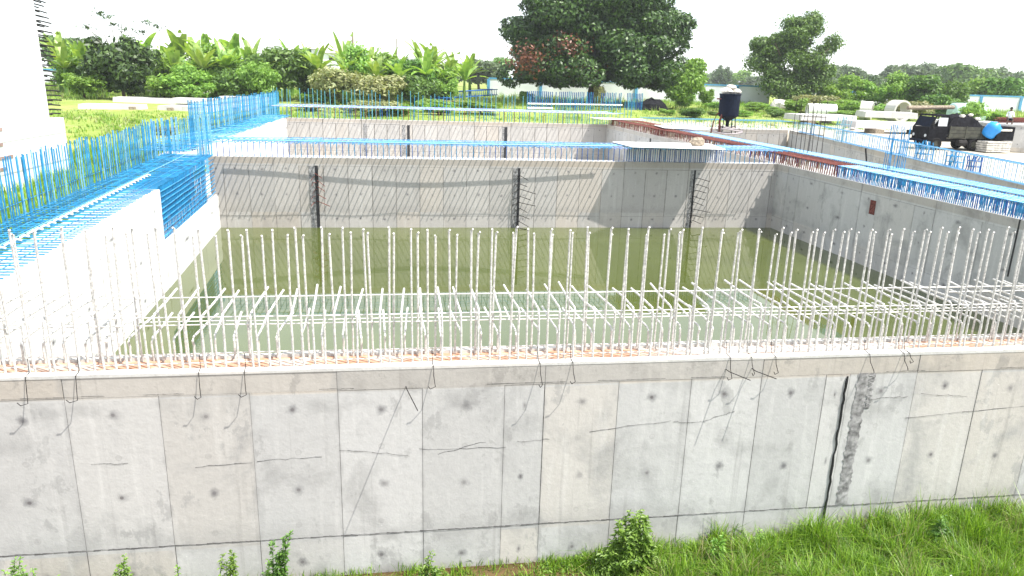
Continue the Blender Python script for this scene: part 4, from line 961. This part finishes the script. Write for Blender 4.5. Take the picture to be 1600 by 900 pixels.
# banana plants
def banana(seed):
    r = random.Random(seed); b = MB(); b.tube([(0, 0, -.4), (.05, 0, 1.2), (.1, .03, 2.6)], [.2, .16, .1], 8)
    st = b.mesh('stem', [MT['mid_leaf']]); b = MB()
    for k in range(11):
        a = 2*PI*k/11+r.uniform(-.3, .3); L_ = r.uniform(2.0, 3.1); el = r.uniform(.5, 1.35); dr = r.uniform(.5, 1.3); w_ = r.uniform(.26, .38)
        p = Vector((.1, 0, 2.45)); d = Vector((math.cos(a)*math.cos(el), math.sin(a)*math.cos(el), math.sin(el))); sd_ = Vector((-math.sin(a), math.cos(a), 0)); n_ = 8; prev = None
        for i in range(n_+1):
            t = i/n_; ww = w_*(math.sin(PI*min(1, t*.9+.08))**.6) if t > .08 else .04
            up_ = sd_.cross(d).normalized(); l_, c_, q_ = p-sd_*ww+up_*ww*-.25, p, p+sd_*ww+up_*ww*-.25
            if prev and not (i > 2 and r.random() < .12): b.face([prev[0], prev[1], c_, l_]); b.face([prev[1], prev[2], q_, c_])
            prev = (l_, c_, q_); p = p+d*(L_/n_); d = (d+Vector((0, 0, -dr/n_))).normalized()
    return st, b.mesh('leaves', [MT['banana']])
ban = [banana(s) for s in range(5)]
def bplant(x_, Y, s, z=None):
    o = empty('banana_plant', (x_, Y, gz(x_, Y) if z is None else z)); st, lv = random.choice(ban); rz = random.uniform(0, 6)
    link('stem', st, o, None, (0, 0, rz), (s, s, s)); link('leaves', lv, o, None, (0, 0, rz), (s, s, s)); veg.append((o, 'banana plant', 'banana plants of the thicket'))
# place by column: (photo x, Y) -> X on that distance
def colx(px, Y):
    u = (px-800)/1146.0; v = -(110-450)/1146.0
    d = F_+R_*u+U_*v; t = Y/d.y; return t*d.x
def topz(py, px, Y):
    u = (px-800)/1146.0; v = (450-py)/1146.0; d = F_+R_*u+U_*v; t = Y/d.y; return CAM.z+t*d.z
R6 = random.Random(17)
def put(px, Y, top, wpx, kind, what, nme='bush', group='bushes of the thicket', z=None):
    X = colx(px, Y); sc = math.hypot(X, Y)/1146; z0 = gz(X, Y) if z is None else z; bush(X, Y, wpx*sc/2, (topz(top, px, Y)-z0)*1.02, kind, what, z0, group, nme)
# left thicket, front to back
for px, Y, top, wp, kd in ((112, 118, 74, 60, 'a'), (188, 112, 42, 92, 'f'), (150, 120, 70, 70, 'a'), (245, 122, 75, 70, 'a'), (290, 126, 72, 84, 'c'), (335, 122, 66, 80, 'a'), (378, 124, 72, 70, 'c'), (425, 112, 54, 92, 'b'), (470, 118, 64, 70, 'b'), (408, 108, 78, 60, 'c'), (515, 112, 92, 86, 'e'), (560, 120, 68, 70, 'a'), (600, 124, 80, 80, 'a'), (640, 118, 78, 84, 'b'), (585, 108, 104, 90, 'e'), (685, 122, 84, 80, 'c'), (650, 106, 106, 70, 'b'), (700, 108, 112, 50, 'c'), (360, 108, 96, 70, 'b'), (300, 108, 100, 70, 'a'), (255, 106, 104, 56, 'c'), (130, 106, 100, 66, 'c')):
    put(px+R6.uniform(-4, 4), Y+R6.uniform(-3, 3), top, wp*1.1, kd, {'a': 'bright green bush', 'b': 'mid green bush', 'c': 'loose bright green bush', 'e': 'straw-coloured dry shrub', 'f': 'large dark bush'}[kd])
for px, Y, top in ((92, 125, 55), (118, 122, 68), (135, 124, 62), (160, 132, 62), (225, 130, 52), (262, 128, 56), (282, 132, 50), (305, 130, 60), (325, 133, 52), (350, 130, 60), (368, 134, 52), (395, 131, 62), (455, 132, 62), (485, 134, 70), (535, 130, 62), (578, 134, 72), (615, 132, 76), (660, 130, 66), (676, 134, 72), (705, 132, 80), (735, 134, 84), (610, 126, 82), (556, 126, 78), (700, 127, 92), (335, 126, 72), (250, 125, 76), (100, 116, 72), (128, 117, 66), (272, 117, 74), (318, 116, 70), (352, 118, 66), (388, 117, 72), (445, 116, 70), (500, 117, 74), (545, 118, 76), (625, 116, 84), (668, 118, 80), (725, 118, 90), (590, 116, 84)):
    X = colx(px, Y); hh = topz(top+R6.uniform(-5, 5), px, Y)-gz(X, Y); bplant(X, Y, hh/4.7)
for k in range(34):
    px = R6.uniform(85, 760); Y = R6.uniform(84, 112) if px > 380 or R6.random() < .5 else R6.uniform(50, 74); q_ = R6.uniform(1.0, 2.2) if px > 380 else R6.uniform(.6, 1.3)
    X = colx(px, Y)
    if (X > -14 and Y < 82) or (-48 < X < -13 and Y > 60): continue
    kd = R6.choice('aceacb'); bush(X, Y, q_*R6.uniform(1.2, 2.2), q_, kd, 'low scrub clump in the grass', None, 'low scrub clumps behind the basins', 'scrub_clump')
for k in range(16):
    px = R6.uniform(1010, 1560); Y = R6.uniform(96, 124); q_ = R6.uniform(.8, 1.9); kd = R6.choice('acb'); bush(colx(px, Y), Y, q_*1.6, q_, kd, 'low scrub clump at the yard edge', None, 'low scrub clumps at right', 'scrub_clump')
# dark thin sprigs above the large bush: a leggy tree
X = colx(190, 140); o = empty('leggy_tree', (X, 140, gz(X, 140))); tag(o, 'leggy tree with dark drooping sprays rising above the large dark bush at left', 'tree')
b = MB()
for k in range(6): b.tube([(0, 0, -.5), (k-2.5, 0, 7), ((k-2.5)*1.9, 0, 11.2+jit(1))], [.12, .08, .03], 5)
b.build('trunk', MT['bark'], o)
V, Fc = leaf_cloud(420, [((k-3)*1.7+jit(.8), jit(1), 11.0+jit(1.5), 1.3, .8, .5) for k in range(8)], .30, 44, .3, 0, .6, .5); link('crown', npmesh('c', V, Fc, MT['mango']), o)
# far trees behind the thicket, low dark line
for px, Y, top, wp, kd in ((100, 240, 42, 70, 'b'), (140, 250, 46, 80, 'd'), (475, 260, 62, 80, 'b'), (520, 300, 64, 90, 'b'), (590, 320, 80, 90, 'd'), (750, 260, 84, 90, 'd'), (780, 280, 78, 60, 'b'), (700, 330, 92, 90, 'd'), (640, 330, 84, 80, 'd')):
    put(px, Y, top, wp, kd, 'far dark tree behind the thicket', 'far_tree', 'far trees behind the thicket')
# right side: far tree line
for px, Y, top, wp, kd in ((1128, 420, 96, 34, 'f'), (1105, 500, 108, 40, 'd'), (1160, 460, 108, 46, 'a'), (1085, 420, 112, 36, 'a'), (1185, 430, 112, 40, 'd'), (1318, 330, 91, 62, 'd'), (1290, 300, 98, 50, 'd'), (1360, 320, 108, 56, 'd'), (1412, 330, 90, 66, 'd'), (1440, 340, 87, 60, 'd'), (1478, 320, 92, 60, 'd'), (1512, 300, 86, 76, 'b'), (1556, 310, 94, 60, 'd'), (1590, 300, 102, 60, 'd'), (1365, 240, 112, 50, 'f'), (1460, 420, 100, 80, 'd'), (1540, 400, 104, 80, 'd')):
    put(px, Y, top, wp*1.05, kd, 'far rounded tree on the right-hand skyline', 'far_tree', 'far trees on the right-hand skyline', z=.3)
X = colx(1090, 430); o = empty('palm_tree', (X, 430, .8)); tag(o, 'tiny far palm tree between the huge tree and the airy tree', 'palm tree')
b = MB(); b.tube([(0, 0, -.5), (.4, 0, 6), (.2, 0, 11.5)], [.5, .35, .3], 7); b.build('trunk', MT['bark'], o)
b = MB()
for k in range(16):
    a = k*2*PI/16; el = .2+.9*(k % 3)/2; p = Vector((.2, 0, 11.5)); d = Vector((math.cos(a)*math.cos(el), math.sin(a)*math.cos(el), math.sin(el))); s = Vector((-math.sin(a), math.cos(a), 0)); q = p
    for i in range(5):
        w0 = .5*math.sin(PI*(i+.4)/5.6); w1 = .5*math.sin(PI*(i+1.2)/6); q2 = q+d*.9; b.face([q-s*w0, q+s*w0, q2+s*w1, q2-s*w1]); q = q2; d = (d+Vector((0, 0, -.28))).normalized()
b.build('fronds', MT['far_leaf'], o)
# right side: nearer trees and shrubs
for px, Y, top, wp, kd, wh in ((1335, 138, 116, 66, 'a', 'bright green shrub'), (1310, 136, 128, 56, 'c', 'loose bright shrub'), (1375, 136, 118, 60, 'c', 'loose bright shrub'), (1440, 132, 104, 88, 'b', 'mid green small tree'), (1500, 128, 116, 52, 'b', 'mid green small tree'), (1408, 134, 112, 60, 'a', 'bright green shrub'), (1565, 150, 112, 70, 'b', 'mid green small tree'), (1595, 146, 110, 60, 'b', 'mid green small tree'), (1540, 152, 122, 60, 'a', 'bright green shrub'), (1280, 118, 142, 70, 'e', 'straw-coloured shrub'), (1320, 112, 150, 64, 'c', 'loose bright shrub'), (1345, 108, 158, 46, 'a', 'bright green shrub'), (1425, 104, 150, 60, 'e', 'straw-coloured shrub'), (1400, 108, 158, 46, 'c', 'loose bright shrub'), (1250, 116, 148, 50, 'c', 'loose bright shrub'), (1530, 88, 158, 54, 'a', 'bright green shrub'), (1560, 100, 168, 60, 'c', 'loose bright shrub'), (1480, 110, 140, 60, 'b', 'mid green small tree')):
    put(px, Y, top, wp, kd, wh, 'shrub', 'shrubs on the right-hand side')
for px, Y, top, wp, kd in ((938, 118, 126, 24, 'e'), (1108, 124, 128, 34, 'c'), (1075, 122, 142, 40, 'a'), (822, 122, 138, 30, 'b')):
    put(px, Y, top, wp, kd, 'small shrub at the foot of the white wall', 'shrub', 'small shrubs at the foot of the white wall')
# labels for the vegetation: kind + place counted from the left within each kind
ordn = ['leftmost', 'second', 'third', 'fourth', 'fifth', 'sixth', 'seventh', 'eighth', 'ninth', 'tenth', 'eleventh', 'twelfth', 'thirteenth', 'fourteenth', 'fifteenth', 'sixteenth', 'seventeenth', 'eighteenth', 'nineteenth', 'twentieth', 'twenty-first', 'twenty-second', 'twenty-third', 'twenty-fourth', 'twenty-fifth', 'twenty-sixth', 'twenty-seventh', 'twenty-eighth', 'twenty-ninth', 'thirtieth', 'thirty-first', 'thirty-second', 'thirty-third', 'thirty-fourth', 'thirty-fifth', 'thirty-sixth', 'thirty-seventh', 'thirty-eighth', 'thirty-ninth', 'fortieth', 'forty-first', 'forty-second']
kinds = {}
for o, wh, gr in veg: kinds.setdefault((wh, gr), []).append(o)
place_ = {'bushes of the thicket': 'in the left-hand thicket', 'banana plants of the thicket': 'in the left-hand thicket', 'shrubs on the right-hand side': 'beyond the slabs at right'}
for (wh, gr), os_ in kinds.items():
    os_.sort(key=lambda o: proj(o.location)[0])
    for k, o in enumerate(os_):
        tail = place_.get(gr, ''); t_ = (wh+' '+tail).strip()
        lab = t_ if len(os_) == 1 else (t_+', '+('leftmost of them' if k == 0 else ordn[k]+' of them from the left'))
        cat = 'scrub' if 'scrub' in wh else 'banana plant' if 'banana' in wh else ('tree' if 'tree' in wh else ('shrub' if 'shrub' in wh else 'bush')); tag(o, lab, cat, gr)

# far houses between the trees
for k, (px, Y, w_, py) in enumerate(((508, 250, 8, 70), (520, 235, 7, 76))):
    X = colx(px, Y); z_ = topz(py+7, px, Y); o = empty('far_house', (X, Y, .8)); tag(o, ['far house with a pale pinkish roof above the thicket, the higher one', 'far house with a white roof edge above the thicket, the lower one'][k], 'house', 'far houses above the thicket')
    b = MB(); b.box(-w_/2, 0, 0, w_/2, 6, z_-.8); b.build('wall', MT['plaster'], o)
    b = MB(); h_ = z_-.8; b.hexa([(-w_/2-.5, -.6, h_+.01), (w_/2+.5, -.6, h_+.01), (w_/2+.5, 6.6, h_+.01), (-w_/2-.5, 6.6, h_+.01), (-w_/2-.3, 2.8, h_+1.7), (w_/2+.3, 2.8, h_+1.7), (w_/2+.3, 3.2, h_+1.7), (-w_/2-.3, 3.2, h_+1.7)]); b.build('roof', MT['roof'], o)
    b = MB(); b.box(-1, -.03, h_-2.2, 1, .03, h_-1); b.build('window', MT['wire'], o)
for k, (px, Y) in enumerate(((552, 230), (620, 240))):
    X = colx(px, Y); b = MB(); b.tube([(0, 0, 0), (.1, 0, topz(50 if k == 0 else 60, px, Y)-.8)], .35 if k == 0 else .18, 6); o = b.build('utility_pole', MT['wood']); o.location = (X, Y, .8); tag(o, ['thick far pole rising above the thicket, left one', 'thin far pole rising above the thicket, right one'][k], 'pole', 'far poles above the thicket')

# ---------------------------------------------------------------- grass
def blades(n, xf, yf, hf, wd, seed, mat, zoff=0, lean=.45, clump_=0):
    r = np.random.default_rng(seed)
    if clump_:
        nc = max(1, n//clump_); cx = xf(r, nc); cyy = yf(r, nc); k = r.integers(0, nc, n); x_ = cx[k]+r.normal(0, .10, n)*clump_s; y_ = cyy[k]+r.normal(0, .10, n)*clump_s; hk = r.uniform(.55, 1.25, nc)[k]
    else: x_ = xf(r, n); y_ = yf(r, n); hk = np.ones(n)
    z_ = gnd(x_, y_)+zoff; h_ = hf(x_, y_, r)*hk; a = r.uniform(0, 2*PI, n); ln = r.normal(0, lean, n)
    dx, dy = np.cos(a), np.sin(a); w_ = wd*r.uniform(.6, 1.3, n)
    lx, ly = -dy*w_, dx*w_; P = []
    for t, q in ((0, 1), (.5, .85), (1, .08)):
        bx = x_+dx*ln*h_*t*t; by = y_+dy*ln*h_*t*t; bz = z_+h_*(t-.35*np.abs(ln)*t*t)
        P += [np.stack([bx-lx*q, by-ly*q, bz], -1), np.stack([bx+lx*q, by+ly*q, bz], -1)]
    V = np.stack(P, 1).reshape(-1, 3); i = np.arange(n)*6
    Fc = np.concatenate([np.stack([i, i+1, i+3, i+2], -1), np.stack([i+2, i+3, i+5, i+4], -1)]); return V, Fc
clump_s = 1.0
def dens_x(r, n): return np.where(r.random(n) < .93, 2.0+10.5*r.random(n)**.8, r.uniform(-.6, 12.5, n))
def ynear(r, n): return 9.92-4.6*r.random(n)**1.15
def cl(x_, y_): return .72+.42*np.sin(x_*3.1+np.sin(y_*2.3)*1.7)*np.sin(y_*4.1+np.sin(x_*1.9)*2)+.18*np.sin(x_*9+y_*5)
def hnear(x_, y_, r): return cl(x_, y_)*(.14+.30*sm(1.5, 6, x_)+.10*sm(7.5, 10, x_))*r.uniform(.5, 1.35, len(x_))
V1, F1 = blades(110000, dens_x, ynear, hnear, .0068, 1, None, 0, .75, 60)
tag(link('grass', npmesh('grass', V1, F1, MT['grass'])), 'long bright green grass growing at the foot of the foreground wall', 'grass', kind='stuff')
V1, F1 = blades(16000, dens_x, ynear, lambda a, b_, r: hnear(a, b_, r)*1.05, .005, 2, None, 0, .7, 20)
tag(link('dry_grass', npmesh('dry_grass', V1, F1, MT['grass_dry'])), 'dry straw blades mixed into the grass below the foreground wall', 'grass', kind='stuff')
V1, F1 = blades(5000, lambda r, n: r.uniform(-6.5, 3, n), lambda r, n: 9.98-.9*r.random(n)**1.5, lambda a, b_, r: .16*r.uniform(.4, 1.4, len(a)), .006, 3, None, 0, .6, 26)
tag(link('grass', npmesh('grass', V1, F1, MT['grass'])), 'thin grass tufts in the brown soil below the left part of the wall', 'grass', kind='stuff')
# broad-leaved ground herbs
def herbs(n, xf, yf, size, hh, seed):
    r = np.random.default_rng(seed); x_ = xf(r, n); y_ = yf(r, n); P = np.stack([x_, y_, gnd(x_, y_)+hh*r.random(n)], -1)
    nr = r.normal(0, .6, (n, 3))+np.array([0, -.3, 1]); nr /= np.linalg.norm(nr, axis=1)[:, None]; a = np.cross(nr, r.normal(size=(n, 3))); a /= np.linalg.norm(a, axis=1)[:, None]; b_ = np.cross(nr, a); s = size*r.uniform(.5, 1.4, n)[:, None]
    return np.stack([P-a*s, P-b_*s*.5, P+a*s, P+b_*s*.5], 1).reshape(-1, 3), np.arange(4*n).reshape(-1, 4)
V1, F1 = herbs(14000, dens_x, ynear, .022, .14, 4); tag(link('ground_cover', npmesh('g', V1, F1, MT['bright_leaf'])), 'small-leaved green ground cover between the grass tufts', 'ground cover', kind='stuff')
# meadow round the site
clump_s = 3.2
def mx(r, n): return np.where(r.random(n) < .62, r.uniform(-75, 2, n), r.uniform(2, 130, n))
def my(r, n): return 40+r.random(n)**.9*110
def filt(V, Fc, k):
    c_ = V.reshape(-1, 6, 3)[:, 0]; bad = in_basin(c_[:, 0], c_[:, 1]) | ((c_[:, 0] > -40) & (c_[:, 0] < -14) & (c_[:, 1] > 84) & (c_[:, 1] < 119)) | ((c_[:, 0] > -14) & (c_[:, 0] < 21.5) & (c_[:, 1] < 79)) | ((c_[:, 0] > 21) & (c_[:, 0] < 66) & (c_[:, 1] < 78)) | ((c_[:, 0] < -15) & (c_[:, 0] > -27) & (c_[:, 1] < 43))
    m = ~bad; n = len(m); ff = Fc.reshape(2, n, 4)[:, m].reshape(-1, 4); return V, ff
V1, F1 = blades(120000, mx, my, lambda a, b_, r: (.30+.5*sm(95, 125, b_))*r.uniform(.4, 1.4, len(a)), .035, 5, None, 0, .7, 12); V1, F1 = filt(V1, F1, 0)
tag(link('meadow_grass', npmesh('m', V1, F1, MT['bright_leaf'])), 'rough green grass covering the ground around the basins', 'grass', kind='stuff')
V1, F1 = blades(26000, mx, my, lambda a, b_, r: (.32+.6*sm(95, 125, b_))*r.uniform(.4, 1.4, len(a)), .035, 6, None, 0, .7, 14); V1, F1 = filt(V1, F1, 0)
tag(link('dry_meadow_grass', npmesh('m', V1, F1, MT['dry_leaf'])), 'pale dry grass scattered over the ground around the basins', 'grass', kind='stuff')
clump_s = 1.6
V1, F1 = blades(30000, lambda r, n: r.uniform(-19, -9.9, n), lambda r, n: r.uniform(14, 50, n), lambda a, b_, r: .6*r.uniform(.4, 1.4, len(a)), .02, 7, None, 0, .5, 30)
c_ = V1.reshape(-1, 6, 3)[:, 0]; m = (c_[:, 0] > -17.2) | (c_[:, 1] > 43); m &= (c_[:, 0] < left_x(c_[:, 1])-1.2); n_ = len(m); F1 = F1.reshape(2, n_, 4)[:, m].reshape(-1, 4)
tag(link('bank_grass', npmesh('m', V1, F1, MT['bright_leaf'])), 'green grass on the bank between the building and the left basin wall', 'grass', kind='stuff')

# ---------------------------------------------------------------- tall weeds by the near wall
def weed(x_, y_, h_, n, spread, seed, label, mat='bright_leaf', leafs=.05):
    r = random.Random(seed); z0 = gz(x_, y_); o = empty('tall_weed', (x_, y_, z0)); tag(o, label, 'weed', 'tall weeds at the foot of the near wall')
    sb = MB(); Lp = []
    for k in range(n):
        a = r.uniform(0, 2*PI); hh = h_*(1-.75*r.random()**.8) if k else h_; e = Vector((math.cos(a)*spread*(1.25-.75*hh/h_)*r.random()+.08*hh, math.sin(a)*spread*.4*r.random()-.04, hh)); base = Vector((r.uniform(-.05, .05)*n**.5, r.uniform(-.04, .04), 0)); mid_ = (base+e)*.5+Vector((r.uniform(-.05, .05), 0, .05)); sb.tube([base, mid_, e], [.008, .006, .003], 5)
        m_ = int(44*hh/.6)
        for i in range(m_):
            t = r.uniform(.15, 1); p = base.lerp(mid_, t*2) if t < .5 else mid_.lerp(e, t*2-1); Lp.append((p, r.uniform(0, 2*PI), t))
    sb.build('stem', MT['mid_leaf'], o); lb_ = MB()
    for p, a, t in Lp:
        d = Vector((math.cos(a), math.sin(a), r.uniform(-.2, .9))).normalized(); s = Vector((-math.sin(a), math.cos(a), 0)); l_ = leafs*r.uniform(.8, 1.9)*(1.25-t*.4); w_ = l_*.22
        q1 = p+d*l_*.5; q2 = p+d*l_+Vector((0, 0, -l_*.3)); lb_.face([p, q1-s*w_, q2, q1+s*w_])
    lb_.build('leaves', MT[mat], o)
weed(3.35, 9.5, 1.1, 90, .62, 1, 'large bushy bright weed standing against the middle of the wall', leafs=.07)
weed(-1.86, 9.55, 1.15, 9, .3, 2, 'tall dark-stemmed weed reaching highest on the left half of the wall', 'mid_leaf', .06)
weed(-2.55, 9.6, .85, 10, .28, 3, 'short weed just left of the tallest dark-stemmed weed')
weed(-2.05, 9.65, .6, 8, .3, 13, 'thin low weed touching the tallest dark-stemmed weed')
weed(-4.0, 9.6, .85, 14, .34, 4, 'upright weed at the left, below the third panel')
weed(-4.75, 9.5, .75, 16, .4, 5, 'low spreading weed between the far-left weed and its upright neighbour')
weed(-5.3, 9.4, 1.15, 30, .4, 6, 'bright weed cut off by the left edge of the picture')
weed(.35, 9.6, .60, 12, .3, 7, 'pale yellowish weed alone in the soil below the middle panels')
weed(4.9, 9.5, .55, 8, .2, 8, 'small weed half sunk in the grass right of the large bushy one')
weed(5.6, 9.6, .50, 6, .15, 9, 'thin weed in the grass left of the black movement joint')
weed(8.6, 9.3, .62, 10, .25, 10, 'leafy weed among the tallest grass at right', 'mid_leaf')
weed(-3.35, 9.6, .62, 9, .3, 21, 'low weed midway between the upright weed and the short one', leafs=.045)
b = MB(); r9 = random.Random(9)
P = [[(u_*.11-.22+r9.uniform(-.02, .02), v_*.07-.1+r9.uniform(-.02, .02), r9.uniform(0, .12)) for v_ in range(4)] for u_ in range(4)]
for i in range(3):
    for j in range(3): b.face([P[i][j], P[i+1][j], P[i+1][j+1], P[i][j+1]])
o = b.build('plastic_bag', MT['litter']); o.location = (7.9, 8.15, gz(7.9, 8.15)+.16); o.rotation_euler = (.5, 0, .3); tag(o, 'crumpled white plastic bag caught in the grass at lower right', 'plastic bag')

# ---------------------------------------------------------------- air
b = MB(); b.box(-600, -30, -8, 700, 560, 45); hz = b.build('haze', MT['ground']); hz.data.materials.clear()
m = bpy.data.materials.new('haze_air'); m.use_nodes = True; t = m.node_tree; t.nodes.clear(); oo = t.nodes.new('ShaderNodeOutputMaterial'); pv = t.nodes.new('ShaderNodeVolumePrincipled')
pv.inputs['Color'].default_value = (.93, .97, 1, 1); pv.inputs['Density'].default_value = .00022; pv.inputs['Anisotropy'].default_value = .1
t.links.new(pv.outputs[0], oo.inputs['Volume']); hz.data.materials.append(m); hz['kind'] = 'stuff'; hz['label'] = 'thin pale haze in the air over the site'
